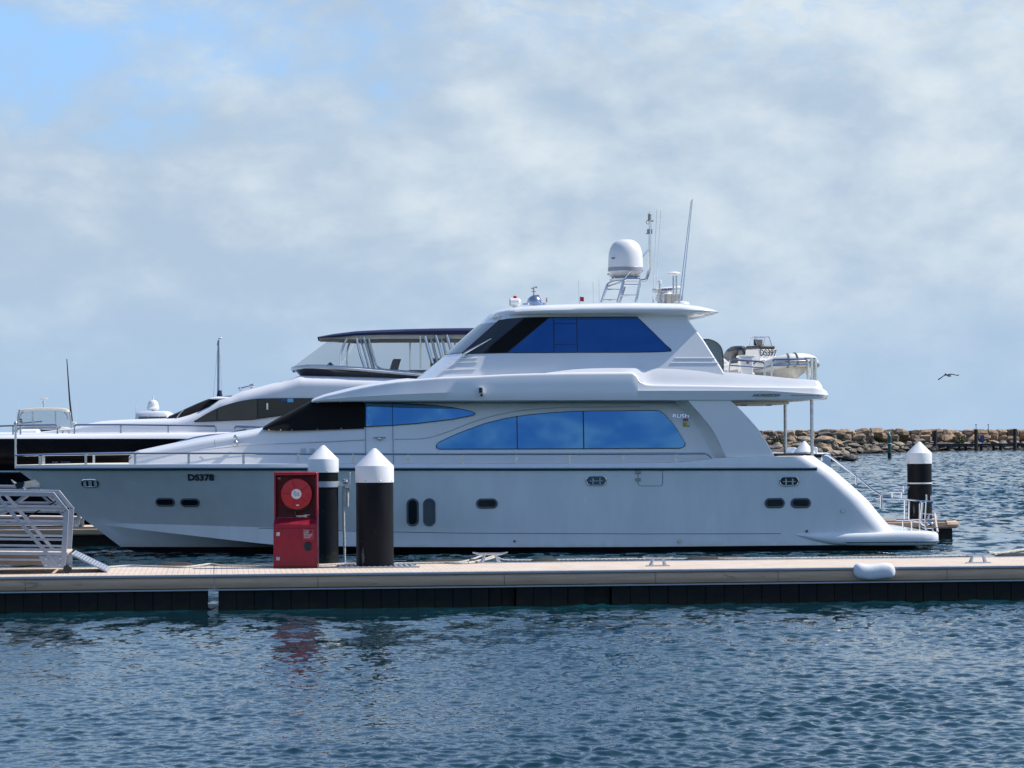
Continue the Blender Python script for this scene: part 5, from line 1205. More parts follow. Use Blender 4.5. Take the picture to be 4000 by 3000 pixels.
# white fender on the front edge of the pontoon
qf = PF.hit(3417, 2250, -.05); wf = (PF.hit(3500, 2250, -.05)[0] - PF.hit(3334, 2250, -.05)[0])
mb = MB(); rings = []
for t in np.linspace(0, 1, 15):
    u = (t - .5) * wf; e = min(1, (min(t, 1 - t) / .10 + .02)) ** .4; lump = 1 + .012 * math.sin(t * 11)
    cs = [(.26, .02), (.12, .06), (-.02, .07), (-.10, .045), (-.135, -.04), (-.14, -.13), (-.125, -.21), (-.08, -.25), (.0, -.255), (.03, -.2), (.03, .0), (.12, .015)]
    sag = .012 * math.sin(t * 9 + 1)
    rings.append([(u, lerp(-.02, y, e) * lump, lerp(-.09, z * .88 + sag, e)) for y, z in cs])
mb.loft(rings); o = mb.build('dock_fender', fenderm, None, 60, sub=1); o.location = PF.o + PF.U * qf[0] + Vector((0, 0, DZ + .015)); o.rotation_euler = (0, 0, PYAW)
tag(o, 'white padded fender wrapped over the front edge of the pontoon', 'fender')

# ------------------------------------------------------------------ gull
gp_ = at(3703, 1468, 150.0); s_ = 150.0 / F
gl = thing('seagull', 'dark winged gull gliding low over the breakwater', 'bird', gp_, 0)
def gpt(x, y, d=0.0): return Vector(((x - 3703) * s_, d, -(y - 1468) * s_))
mb = MB(); path = [gpt(3690, 1462, -.1), gpt(3695, 1462, -.06), gpt(3700, 1464), gpt(3706, 1467), gpt(3712, 1468.5), gpt(3717, 1470, .05)]
mb.tube(path, [.02, .05, .075, .075, .05, .012], 12); gbod = mb.build('body', gull_w, gl, 60, sub=1)
mb = MB(); mb.ball(gpt(3692.5, 1462, -.09), .045, 7, (1.2, 1, 1)); mb.tube([gpt(3690, 1462, -.1), gpt(3687.5, 1463, -.12)], [.02, .004], 6); mb.build('head', gull_d, gbod, 60, weld=False)
def wing(pts, ch):
    rows = []
    for (x, y, d), c_ in zip(pts, ch):
        p = gpt(x, y, d); rows.append([p + Vector((0, -c_ * .45, -.0)), p + Vector((.0, -c_ * .2, .025)), p + Vector((0, c_ * .2, .012)), p + Vector((.03, c_ * .55, -.03)), p + Vector((0, .0, -.012))])
    mb = MB(); mb.loft(rows); return mb.build('wing', gull_d, gl, 60)
wing([(3698,1463,0),(3692,1465,0),(3685,1468,-.03),(3677,1474,-.03),(3670,1479,.02),(3664.5,1482.3,.06)], [.24, .26, .27, .22, .13, .01])
wing([(3699,1463,0),(3708,1462,.0),(3718,1461.5,0),(3728,1463.5,.02),(3738,1466.5,.05),(3746,1464,.09)], [.24, .26, .22, .15, .08, .01])

# ------------------------------------------------------------------ black hulled yacht behind
BYAW = R(3.5); Bf0 = Frame(Vector((0, 0, 0)), BYAW)
BF = Frame(at(900, 1700, 84.0) + Bf0.V * 2.9, BYAW)
by = thing('motor_yacht', 'black hulled motor yacht with white deckhouse and navy canopy behind the large one', 'yacht', BF.o, BYAW)
HB = BF.hit
bp = lambda px, py, v: (lambda q: Vector((q[0], v, q[1])))(HB(px, py, v))
bxs = list(range(-1500, 2700, 100))
def bhb(px): return itp(px, [(-1500, .05), (-1300, 1.1), (-1000, 1.9), (-500, 2.6), (100, 2.9), (2600, 2.9)])
stn = []
for px in bxs:
    b_ = bhb(px); u, zt = HB(px, 1716 + (px < 0) * px * .004, -b_); zl = 0.5
    stn.append([(u, b_ * .55, -.6), (u, b_ * .82, .1), (u, b_ * .93, .9), (u, b_ * .99, zt - .35), (u, b_, zt)] + [(u, b_ - .12, zt), (u, 0, zt)])
mb = MB(); mb.halves(stn); bh = mb.build('hull', blackhull, by, 40)
stn = []
for px in bxs:
    b_ = bhb(px); u, zt = HB(px, 1716 + (px < 0) * px * .004, -b_); z2 = HB(px, itp(px, [(-1500, 1690), (0, 1699), (120, 1697), (700, 1690), (2600, 1690)]), -b_)[1]
    stn.append([(u, b_ - .03, zt), (u, b_ + .015, zt + .02), (u, b_ - .03, lerp(zt, z2, .6)), (u, b_ - .16, z2), (u, max(.02, b_ - .34), z2 + .02), (u, 0, z2 + .08)])
mb = MB(); mb.halves(stn); mb.build('gunwale', gel2, by, 50)
mb = MB(); pts = [HB(px, 1843, -bhb(px) * .98 - .02) for px in range(-900, 1200, 100)]
mb.tube([(u, -bhb(-900 + 100 * i) * .985, z) for i, (u, z) in enumerate(pts)], .045, 8); mb.build('hull_strake', steel, bh)
words('FF 300', 'hull_lettering', greyband, bh, bp(205, 1812, -2.93), 9 * 84 / F, 68 * 84 / F, 0, 0)
# deckhouse
bt = [(-500,1697),(60,1697.5),(130,1692),(230,1680),(300,1671),(335,1658),(380,1648.5),(450,1643),(560,1639),(640,1637),(700,1633),(760,1616),(820,1588),(860,1560),(900,1551),(940,1531),(1000,1515.5),(1050,1502),(1075,1495),(1110,1490),(1140,1480),(1170,1468),(1300,1470),(1640,1478),(2300,1480)]
def bbf(u, z): return 2.30
stn = []
for px in sorted(set(list(range(-500, 2301, 40)) + [335, 700, 1140, 1170])):
    wb = itp(px, [(-500, .5), (60, 1.3), (300, 1.9), (640, 2.25), (900, 2.36), (2300, 2.4)])
    u, zt = HB(px, itp(px, bt), -wb * .75); z0_ = HB(px, 1697, -wb)[1]; zt = max(zt, z0_ + .03); h = zt - z0_; r_ = min(.34, h * .5)
    s2_ = [(u, wb, z0_ - .05), (u, wb - .02, z0_ + (h - r_) * .5), (u, wb - .05, zt - r_)]
    for k in range(1, 6): a = math.pi / 2 * k / 6; s2_.append((u, wb - .05 - r_ * 1.2 * (1 - math.cos(a)), zt - r_ + r_ * math.sin(a)))
    s2_ += [(u, max(wb - .05 - r_ * 1.2, .05), zt), (u, 0, zt + .03)]
    stn.append(s2_)
mb = MB(); mb.halves(stn); bho = mb.build('deckhouse', gel2, by, 32)
bsurf = lambda u, z: 2.30
wt_ = dense([(762,1646),(785,1632),(807,1619),(862,1592),(934,1571),(1006,1560.5),(1110,1558),(1300,1558)], 3); wb_ = [(762,1646.5),(860,1642),(988,1637),(1060,1627),(1131,1617),(1300,1590)]
glazing('saloon_window', wt_, wb_, lambda u, z: 2.40, [762, 848, 1006, 1300], [glass_tan, glass_tan, glass_black], bho, .02, 3, 5, BF, -2.4)
P_ = [bp(x, y, -2.45) for x, y in ((1044, 1600), (1044, 1575))]
mb = MB(); mb.tube(P_, .03, 6); mb.build('window_handle', steel, bho)
mb = MB(); mb.box(bp(1109, 1562, -2.44), (.16, .01, .09)); o1 = mb.build('blue_sticker', bluepaint, bho)
bl2 = mat('pale_blue_label', (.16, .48, .72), .5); mb = MB(); mb.box(bp(1134, 1564, -2.44), (.18, .01, .11)); mb.build('sticker', bl2, bho)
# windscreen cover
stn = []
for px in (648, 690, 720, 760, 800, 840, 880, 900):
    yt = itp(px, [(648,1636),(690,1618),(720,1604),(760,1586),(820,1562),(880,1556),(900,1555)]); yb = itp(px, [(648,1637),(700,1635),(760,1622),(820,1596),(900,1559)])
    u, zt = HB(px, yt, -1.7); zb = HB(px, yb, -1.9)[1] - .1; stn.append([(u, 1.95, zb), (u, 1.85, lerp(zb, zt, .5)), (u, 1.6, zt), (u, 0, zt + .1)])
mb = MB(); mb.halves(stn); mb.build('windscreen_cover', cover, bho, 50)
stn = []
for px, yt, yb in ((820, 1556, 1559), (840, 1552, 1560), (900, 1552, 1559.5), (930, 1545, 1556)):
    u, zt = HB(px, yt, -1.9); zb = HB(px, yb, -1.9)[1]; stn.append([(u, 2.0, zb), (u, 2.02, (zb + zt) / 2), (u, 1.95, zt), (u, 0, zt + .05)])
mb = MB(); mb.halves(stn); mb.build('visor', gel2, bho, 50)
mb = MB(); mb.tube([bp(665, 1628, -1.6), bp(700, 1610, -1.6), bp(722, 1600, -1.6)], .02, 6); mb.tube([bp(690, 1633, -2.0), bp(705, 1612, -2.0), bp(716, 1602, -2.0)], .02, 6); mb.build('wiper', steel, bho, weld=False)
# flybridge coaming and smoked wind screen
ft = [(1140,1438),(1200,1440),(1400,1450),(1640,1466),(1720,1470),(2400,1476)]; fb_ = [(1175,1467),(1640,1480),(1720,1486),(2400,1492)]
stn = []
for px in (1142, 1150, 1165, 1190, 1240, 1300, 1400, 1500, 1640, 1800, 2000, 2200):
    wb = itp(px, [(1142, 1.3), (1150, 1.55), (1190, 1.9), (1300, 2.1), (2200, 2.2)])
    u, zt = HB(px, itp(px, ft), -wb); zb = HB(max(px, 1175), itp(max(px, 1175), fb_), -wb)[1]; u2 = HB(max(px + 25, 1178), 1467, -wb)[0]
    stn.append([(u2, wb - .12, zb - .04), (u, wb, zt), (u, wb - .05, zt + .02), (u, 0, zt - .02)])
mb = MB(); mb.halves(stn); mb.build('flybridge_screen', glass_bronze, by, 40)
mb = MB()
for sg in (-1, 1):
    pts = []
    for px, py in ((1137, 1437), (1160, 1432), (1200, 1427), (1260, 1428), (1400, 1437), (1640, 1458), (1760, 1466), (2100, 1470)):
        wb = itp(px, [(1137, 1.3), (1150, 1.6), (1190, 1.93), (1300, 2.12), (2200, 2.22)]); u, z = HB(px, py + 4, -wb); pts.append((u, sg * wb, z))
    mb.loft([[(u, v, z - .06), (u, v * 1.02, z), (u, v * .97, z + .06), (u, v * .92, z)] for u, v, z in pts])
mb.build('coaming', gel2, by, 60)
# navy canopy
ct = [(1240,1317),(1262,1311),(1300,1304),(1389,1293),(1480,1288),(1588,1284.5),(1740,1281),(1900,1280),(2150,1283)]; cb = [(1240,1319),(1300,1318),(1389,1310),(1480,1307),(1900,1306),(2150,1306)]
stn = []
for px in (1240, 1250, 1275, 1300, 1340, 1389, 1440, 1500, 1588, 1700, 1800, 1900, 2000, 2150):
    wb = itp(px, [(1240, 1.5), (1262, 1.8), (1340, 2.0), (2150, 2.05)]); u, zt = HB(px, itp(px, ct), -wb); zb = HB(px, itp(px, cb), -wb)[1]; zt = max(zt, zb + .02)
    stn.append([(u, wb - .02, zb), (u, wb, lerp(zb, zt, .5)), (u, wb - .05, zt - .02), (u, wb - .16, zt), (u, 0, zt + .06)])
mb = MB(); mb.halves(stn); cn = mb.build('canopy', navy, by, 50)
stn = []
for px in (1246, 1300, 1389, 1500, 1700, 1900, 2150):
    wb = itp(px, [(1240, 1.4), (1262, 1.7), (1340, 1.9), (2150, 1.95)]); u, zb = HB(px, itp(px, cb), -wb); dz_ = -.13 if px > 1300 else -.03; stn.append([(u, wb - .2, zb + dz_), (u, wb, zb + dz_), (u, wb, zb + .01), (u, 0, zb + .01)])
mb = MB(); mb.halves(stn); mb.build('canopy_lining', creamcan, cn, 50)
mb = MB()
mb.loft([[bp(x, y, v) for v in (-1.95, -1.6, 0, 1.6, 1.95)] for x, y in ((1142, 1435), (1290, 1326))], False, False); mb.build('clear_curtain', vinyl, cn)
for a, b_, c_, d_ in (((1142,1435),(1290,1326),(1390,1326),(1330,1432)), ((1332,1432),(1392,1326),(1880,1324),(1700,1460))):
    for v_ in (-2.0, 2.0): mb = MB(); mb.add([bp(*p, v_) for p in (a, b_, c_, d_)], [(0, 1, 2, 3)]); mb.build('clear_curtain', vinyl, cn)
poles = [((1330,1431),(1333,1375),(1355,1322),-2,.035), ((1357,1433),(1356,1370),(1373,1322),1.6,.03), ((1425,1438),(1405,1378),(1393,1320),-2,.035), ((1441,1440),(1425,1380),(1407,1320),-1.4,.03), ((1456,1440),(1440,1380),(1420,1316),-1.9,.035), ((1463,1441),(1448,1380),(1428,1316),1.6,.03), ((1603,1446),(1602,1380),(1602,1320),1.9,.03), ((1643,1440),(1643,1380),(1642,1312),-1.9,.03),
         ((1690,1420),(1675,1370),(1660,1312),-2,.05), ((1710,1415),(1697,1370),(1684,1312),-1.6,.045), ((1730,1412),(1717,1360),(1702,1310),-2,.05), ((1748,1412),(1736,1360),(1724,1308),-1.6,.04), ((1772,1400),(1759,1355),(1745,1308),-2,.05), ((1788,1395),(1779,1355),(1772,1310),1.6,.025)]
for a, m_, b_, v, r_ in poles:
    mb = MB(); mb.tube([tuple(p) for p in dense([bp(*a, v), bp(*m_, v), bp(*b_, v)], 4)], r_, 8); mb.build('canopy_pole', chrome, cn)
mb = MB(); mb.tube(rounded([bp(1440, 1322, -1.99), bp(1470, 1430, -1.99), bp(1490, 1443, -1.99), bp(1640, 1455, -1.99)], .3), .03, 8); mb.build('curtain_edge', steel, cn)
mb = MB(); p = bp(1545, 1424, .6); mb.loft([[p + Vector((x + k, y, z)) for x, y in ((-.14, -.3), (.12, -.3), (.12, .3), (-.14, .3))] for k, z in ((-.05, -.2), (0, 0), (.05, .14), (.06, .17))]); mb.build('helm_seat', taupe, by, bev=.05)
mb = MB(); p = bp(1705, 1430, -.5); mb.box(p + Vector((0, 0, -.02)), (.36, 1.0, .5)); mb.box(p + Vector((-.3, 0, -.24)), (1.2, 1.4, .22)); mb.box(p + Vector((-.75, 0, -.2)), (.3, .8, .12)); mb.build('settee', taupe, by, bev=.06, weld=False)
mb = MB(); mb.ball(bp(1290, 1424, -1.2), .07, 6); mb.box(bp(1290, 1430, -1.2), (.2, .2, .1)); mb.build('compass', blackrub, by, weld=False)
# rails, cleat, hatch
def brail(pts, posts, ybase, v=-2.65):
    mb = MB(); mb.tube(rounded([bp(x, y, v) for x, y in pts], .18, 5), .03, 8); rl = mb.build('deck_rail', chrome, by)
    for x, y in posts:
        mb = MB(); mb.bar(bp(x, ybase, v), bp(x, y, v), .05, .03, Vector((0, 1, 0))); mb.build('stanchion', steel, rl)
brail([(-300, 1669), (0, 1665), (100, 1661.5), (218, 1660), (224, 1668), (224, 1697)], [(-120, 1668), (51, 1664), (80, 1662)], 1698)
brail([(290, 1697), (290, 1667), (297, 1660), (470, 1659.5), (838, 1664.5), (843, 1672), (844, 1712)], [(472, 1660), (657, 1662)], 1695)
brail([(913, 1690), (914, 1674), (922, 1666), (1035, 1670), (1300, 1676)], [(1150, 1672)], 1690)
bc = bp(257, 1693, -2.45); cleat((bc.x, bc.y, bc.z - .03), 0, .7, by, steel)
mb = MB(); p = bp(128, 1690, -.8); mb.loft([[p + Vector((x * k, y * k, z)) for x, y in ((-.45, -.5), (.20, -.5), (.20, .5), (-.45, .5))] for k, z in ((1, -.05), (.92, .06), (.75, .11))]); mb.build('hatch', gel2, by, bev=.02)
mb = MB(); mb.tube([bp(937, 1520, -1.0), bp(980, 1508, -1.0)], [.045, .03], 8); mb.ball(bp(937, 1520, -1.0), .06, 6); mb.ball(bp(980, 1508, -1.0), .06, 6); mb.ball(bp(987, 1507, -1.0), .07, 6); mb.tube([bp(984, 1512, -1), bp(984, 1525, -1)], .03, 6); mb.build('horn', chrome, by, weld=False)
mb = MB(); mb.loft([[bp(x, y, v) for v in (-1.5, -.4)] + [bp(x, y - 4, v) for v in (-.4, -1.5)] for x, y in ((1080, 1496), (1110, 1493), (1176, 1504))]); mb.build('roof_hatch', gel2, by, bev=.02)

# ------------------------------------------------------------------ small craft behind
CF = Frame(at(170, 1650, 112.0), 0.0); cp = lambda x, y, v=0.0: (lambda q: Vector((q[0], v, q[1])))(CF.hit(x, y, v)); K1 = 112.0 / F
cb_ = thing('motor_boat', 'small white flybridge boat with cream canopy and clear curtains on the left', 'boat', CF.o, 0.0)
mb = MB(); stn = []
for px, b_ in ((-330, .05), (-250, .7), (-120, 1.3), (60, 1.6), (380, 1.6)):
    u, zt = CF.hit(px, 1697, 0); stn.append([(u, b_ * .7, -.4), (u, b_ * .85, .1), (u, b_, zt - .2), (u, b_ * .98, zt), (u, 0, zt + .05)])
mb.halves(stn); mb.build('hull', gel2, cb_)
stn = []
for px, yt, b_ in ((62, 1692, .9), (75, 1675, 1.15), (110, 1668, 1.3), (200, 1668, 1.35), (262, 1672, 1.35), (300, 1690, 1.3)):
    u, zt = CF.hit(px, yt, 0); z0_ = CF.hit(px, 1700, 0)[1]; stn.append([(u, b_, z0_ - .2), (u, b_, zt - .1), (u, b_ - .1, zt), (u, 0, zt + .04)])
mb = MB(); mb.halves(stn); mb.build('cabin', cream, cb_, 40)
mb = MB(); p = cp(180, 1684, -1.38); mb.box(p, (1.9, .06, .13)); mb.build('cabin_window', mat('purple_glass', (.05, .04, .09), .1), cb_)
tops = dense([(72,1604),(90,1598.5),(130,1594),(175,1592),(230,1593),(258,1596),(272,1605),(277,1615)], 3)
rings = []
for x, y in tops:
    rings.append([cp(x, y + dy, v) for v, dy in ((-1.2, 10), (-1.15, 2), (-.9, 0), (.9, 0), (1.15, 2), (1.2, 10), (1.1, 10), (-1.1, 10))])
mb = MB(); mb.loft(rings); cnp = mb.build('canopy', creamcan, cb_, 50)
for v_ in (-1.16, 1.16): mb = MB(); mb.add([cp(x, y, v_) for x, y in ((66, 1676), (68, 1640), (73, 1608), (120, 1602), (175, 1599), (230, 1601), (274, 1613), (277, 1640), (280, 1676))], [tuple(range(9))]); mb.build('clear_curtain', vinyl, cnp)
for pts, v, r_ in (([(67, 1680), (70, 1630), (76, 1600)], -1.17, .035), ([(128, 1662), (127, 1606)], -1.17, .03), ([(217, 1664), (216, 1606)], -1.17, .03), ([(279, 1676), (277, 1640), (272, 1608)], -1.17, .03), ([(74, 1640), (80, 1620), (92, 1609)], 1.0, .02), ([(266, 1640), (260, 1620), (250, 1609)], 1.0, .02)):
    mb = MB(); mb.tube([tuple(p) for p in dense([cp(x, y, v) for x, y in pts], 4)], r_, 6); mb.build('canopy_pole', steel, cnp)
mb = MB(); mb.tube([cp(170, 1592), cp(170, 1565)], .025, 6); mb.ball(cp(170, 1574), .055, 6); rdp = mb.build('radar_post', steel, cb_, weld=False)
mb = MB(); a, b_ = cp(157, 1558.5), cp(184, 1557); mb.bar(a, b_, .14, .05); mb.build('radar_scanner', plastic, rdp, bev=.02)
mb = MB(); mb.tube([cp(283, 1668, -.8), cp(272, 1560, -.8), cp(261, 1402, -.8)], [.05, .035, .018], 6); mb.build('whip_aerial', timber, cb_)
for x0, x1, y1 in ((65, 72, 1500), (297, 299, 1530)): mb = MB(); mb.tube([cp(x0, 1668, .5), cp(x1, y1, .5)], .006, 5); mb.build('thin_aerial', plastic, cb_)
mb = MB(); mb.ball(cp(80, 1643, -.3), .09, 7); mb.tube([cp(80, 1648, -.3), cp(80, 1660, -.3)], .04, 6); mb.build('spotlight', chrome, cb_, weld=False)
mb = MB(); mb.tube(rounded([cp(280, 1668, -.9), cp(281, 1648, -.9), cp(294, 1652, -.9), cp(297, 1668, -.9)], .1), .05, 6); mb.build('stern_arch', plastic, cb_)
mb = MB(); mb.tube([cp(84, 1653, 0), cp(165, 1646, 0)], .03, 6); mb.build('helm_rail', plastic, cb_)

WF = Frame(at(598, 1630, 118.0), 0.0); wp = lambda x, y, v=0.0: (lambda q: Vector((q[0], v, q[1])))(WF.hit(x, y, v)); K2 = 118.0 / F
wb2 = thing('cabin_boat', 'distant white cabin boat with radar dome above the black yacht deck', 'boat', WF.o, 0.0)
stn = []
for px, b_ in ((440, .05), (480, .9), (560, 1.4), (760, 1.4)): u, zt = WF.hit(px, 1690, 0); stn.append([(u, b_ * .7, -.4), (u, b_ * .9, .2), (u, b_, zt), (u, 0, zt + .05)])
mb = MB(); mb.halves(stn); mb.build('hull', gel2, wb2)
stn = []
for px, yt, b_ in ((538, 1650, 1.0), (543, 1612, 1.1), (560, 1609.5, 1.15), (600, 1608, 1.15), (655, 1609, 1.15), (667, 1617, 1.1), (670, 1640, 1.0)):
    u, zt = WF.hit(px, yt, 0); z0_ = WF.hit(px, 1692, 0)[1]; zt = max(zt, z0_ + .1); stn.append([(u, b_, z0_ - .2), (u, b_, zt - .1), (u, b_ - .08, zt), (u, 0, zt + .03)])
mb = MB(); mb.halves(stn); cbn = mb.build('cabin', gel2, wb2, 40)
for a, b_ in ((542, 579), (581, 622), (624, 650)):
    mb = MB(); c0, c1 = wp(a, 1643, -1.17), wp(b_, 1627, -1.17); mb.box(((c0.x + c1.x) / 2, -1.17, (c0.z + c1.z) / 2), (c1.x - c0.x, .03, c1.z - c0.z)); mb.build('window', glass_grey, cbn)
p = wp(598, 1592); 
mb = MB(); mb.lathe([(.05, -.20), (.05, -.12), (.24, -.08), (.27, .0), (.25, .01), (.235, .04), (.23, .13), (.19, .24), (.1, .31), (.03, .33), (.02, .42), (.035, .43), (.03, .48), (.002, .49)], p, 22); mb.build('radar_dome', plastic, wb2, 40)
mb = MB(); mb.tube([wp(540, 1640, -1.0), wp(539, 1625, -1.0), wp(545, 1616, -1.0)], .06, 6); mb.build('grab_rail', gel2, wb2)
for x, y1 in ((530, 1585), (533, 1560)): mb = MB(); mb.tube([wp(x, 1640, .5), wp(x, y1, .5)], .006, 5); mb.build('thin_aerial', plastic, wb2)

SF = Frame(at(856, 1500, 135.0), 0.0); sp_ = lambda x, y, v=0.0: (lambda q: Vector((q[0], v, q[1])))(SF.hit(x, y, v))
sb = thing('sailing_boat', 'sailing boat whose bare mast stands behind the black yacht', 'sailing boat', SF.o, 0.0)
stn = []
for u, b_ in ((-4.5, .05), (-3, .9), (0, 1.5), (3, 1.4), (4.2, 1.1)): stn.append([(u, b_ * .3, -.4), (u, b_ * .8, .2), (u, b_, .95), (u, 0, 1.05)])
mb = MB(); mb.halves(stn); mb.build('hull', gel2, sb, 50)
A, B = sp_(851, 1600), sp_(854, 1330); A.z = 1.0
mb = MB(); mb.tube([A, A.lerp(B, .9), B], [.07, .06, .045], 10); mb.bar(sp_(851, 1350, 0), sp_(854, 1330, 0), .09, .11, Vector((0, 1, 0))); ms = mb.build('mast', alu, sb, weld=False)
mb = MB(); mb.tube([sp_(853, 1324), sp_(862, 1321)], .02, 5); mb.ball(sp_(862, 1321), .05, 5); mb.tube([sp_(854, 1330), sp_(853, 1323)], .02, 5); mb.build('masthead_gear', steel, ms, weld=False)
mb = MB(); mb.tube([sp_(857, 1525), sp_(858, 1545), sp_(857, 1580)], [.10, .14, .12], 8); mb.build('sail_cover', navy, sb)
for x0, x1 in ((852, 805), (856, 884)): mb = MB(); a = sp_(x0, 1336); b_ = sp_(x1, 1580); b_.z = 1.0; mb.tube([a, b_], .008, 5); mb.build('stay', steel, ms)

# white flybridge top just beyond the yacht cockpit
KF = Frame(at(3140, 1760, 104.0), 0.0); kp = lambda x, y, v=0.0: (lambda q: Vector((q[0], v, q[1])))(KF.hit(x, y, v))
kb = thing('white_launch', 'low white launch glimpsed behind the cone pile between the cockpit posts', 'boat', KF.o, 0.0)
stn = []
for px, b_ in ((2900, .05), (2960, .8), (3060, 1.3), (3230, 1.3)): u, zt = KF.hit(px, 1772, 0); stn.append([(u, b_ * .6, -.4), (u, b_, zt * .5), (u, b_, zt), (u, 0, zt + .04)])
mb = MB(); mb.halves(stn); mb.build('hull', gel2, kb)
mb = MB(); a, b_ = kp(3091, 1771, -.8), kp(3193, 1776, -.8); 
for x0, x1, y0_ in ((3091, 3112, 1748), (3174, 3193, 1746)):
    c0, c1 = kp(x0, 1772, -.8), kp(x1, y0_, -.8); mb.loft([[(c0.x, v, c0.z), (c1.x, v, c0.z), (c1.x, v, c1.z - .04), (c1.x - .05, v, c1.z), (c0.x + .02, v, c1.z)] for v in (-.9, .9)])
mb.build('cabin', gel2, kb, bev=.03, weld=False)

# ------------------------------------------------------------------ breakwater
core = MB(); prof = []
def bw_line(px): return itp(px, [(2500, 262), (2900, 285), (3250, 330), (3500, 372), (3800, 392), (4100, 400), (4500, 410)])
secs = []
for px in range(2880, 4600, 60):
    Yd = bw_line(px) + 6; c0 = at(px, 1765, Yd)
    secs.append([(c0.x, Yd - 5, -1.0), (c0.x, Yd - 1, .9), (c0.x, Yd + 2, 2.2), (c0.x, Yd + 5, 2.7), (c0.x, Yd + 9, 2.7), (c0.x, Yd + 20, -1)])
core.loft(secs); bwo = core.build('breakwater', rock_core, None, 60); tag(bwo, 'rubble core of the harbour breakwater', None, None, 'structure')
def rockmesh(seed, blocky):
    bm = bmesh.new(); g = np.random.default_rng(seed)
    if blocky:
        bmesh.ops.create_cube(bm, size=.92)
        bmesh.ops.bevel(bm, geom=bm.edges[:], offset=.10 + .05 * g.random(), segments=1, affect='EDGES', profile=.5)
        bmesh.ops.subdivide_edges(bm, edges=bm.edges[:], cuts=1, use_grid_fill=True)
        jit = .045
    else:
        bmesh.ops.create_icosphere(bm, subdivisions=2, radius=.5); jit = .04
    bmesh.ops.triangulate(bm, faces=bm.faces[:])
    planes = []
    for _ in range(5 if blocky else 12):
        n_ = Vector(g.normal(size=3)).normalized(); planes.append((n_, g.uniform(.36, .5) if blocky else g.uniform(.20, .38)))
    for v in bm.verts:
        p = v.co.copy()
        for n_, d in planes:
            k = p.dot(n_)
            if k > d: p -= n_ * (k - d)
        v.co = p + Vector(g.normal(size=3)) * jit * .6
    for f in bm.faces: f.smooth = False
    me = bpy.data.meshes.new('boulder'); bm.to_mesh(me); bm.free(); return me
RM = [rockmesh(i, True) for i in range(7)], [rockmesh(20 + i, False) for i in range(10)]
for me in RM[0]: me.materials.append(rock_tan)
RMt = [m_.copy() for m_ in RM[1]]
for me in RM[1]: me.materials.append(rock_grey)
for me in RMt: me.materials.append(rock_tan)
def rock(px, py, Yd, wpx, hpx, kind, label, group, name):
    s_ = Yd / F; me = random.choice(RM[0] if kind == 0 else (RM[1] if kind == 1 else RMt))
    o = bpy.data.objects.new(name, me); C.objects.link(o); o.location = at(px, py, Yd)
    o.scale = (wpx * s_ * 1.14, random.uniform(1.1, 1.5) * wpx * s_, hpx * s_ * 1.38)
    o.rotation_euler = (random.uniform(-.25, .25), random.uniform(-.1, .1), random.uniform(0, 6.28) if kind else random.uniform(-.15, .15) + random.choice((0, 3.14)))
    tag(o, label, 'boulder', group); return o
LT = 'squared tan limestone block in the wall along the breakwater top'; GT = 'blocks of the breakwater wall'
for rowi in range(2):
    px = 2940 if rowi == 0 else 2952
    while px < 4080:
        wd = random.uniform(36, 58) * (1.0 if px < 3600 else .92); yt = itp(px, [(2900, 1683), (3180, 1679), (3350, 1675), (3500, 1680), (3700, 1680), (4000, 1681)])
        rock(px + wd / 2, yt + 14 + rowi * 18, bw_line(px) + 6.0 - rowi * .9, wd, 23 if rowi == 0 else 22, 0, LT, GT, 'wall_block'); px += wd * .97
LG = 'weathered grey boulder on the seaward slope of the breakwater'; GG = 'boulders on the breakwater slope'
for rowi in range(5):
    px = 3230 + rowi * 5
    while px < 4060:
        wd = 20 + 48 * random.random() ** 1.7; yb = 1731 + rowi * 8.0
        rock(px + wd / 2, yb + random.uniform(-4, 4), bw_line(px) + 3.6 - rowi * 1.6, wd, random.uniform(14, 24), 1, LG, GG, 'boulder'); px += wd * .9
LS = 'large pale boulder piled on the near spur of the breakwater'; GS = 'boulders on the breakwater spur'
for rowi in range(7):
    yb = 1702 + rowi * 14; px = 2925 + random.uniform(0, 10); xe = itp(yb, [(1700, 3240), (1740, 3262), (1765, 3290), (1790, 3345)])
    while px < xe:
        wd = 24 + 52 * random.random() ** 1.5; rock(px + wd / 2, yb + random.uniform(-4, 4), 300 - rowi * 6 + random.uniform(-1, 1), wd, random.uniform(22, 34), 2 if random.random() < .6 else 1, LS, GS, 'boulder'); px += wd * .86
for px, py, wd, ht in ((3235, 1762, 58, 32), (3280, 1772, 58, 30), (3322, 1782, 48, 24), (3246, 1784, 64, 26), (3300, 1791, 60, 18), (3344, 1792, 34, 12), (3210, 1780, 50, 30)):
    rock(px, py, 272, wd, ht, 1 if px > 3290 else 2, 'low boulder at the waterline tip of the near spur', 'boulders at the spur tip', 'boulder')
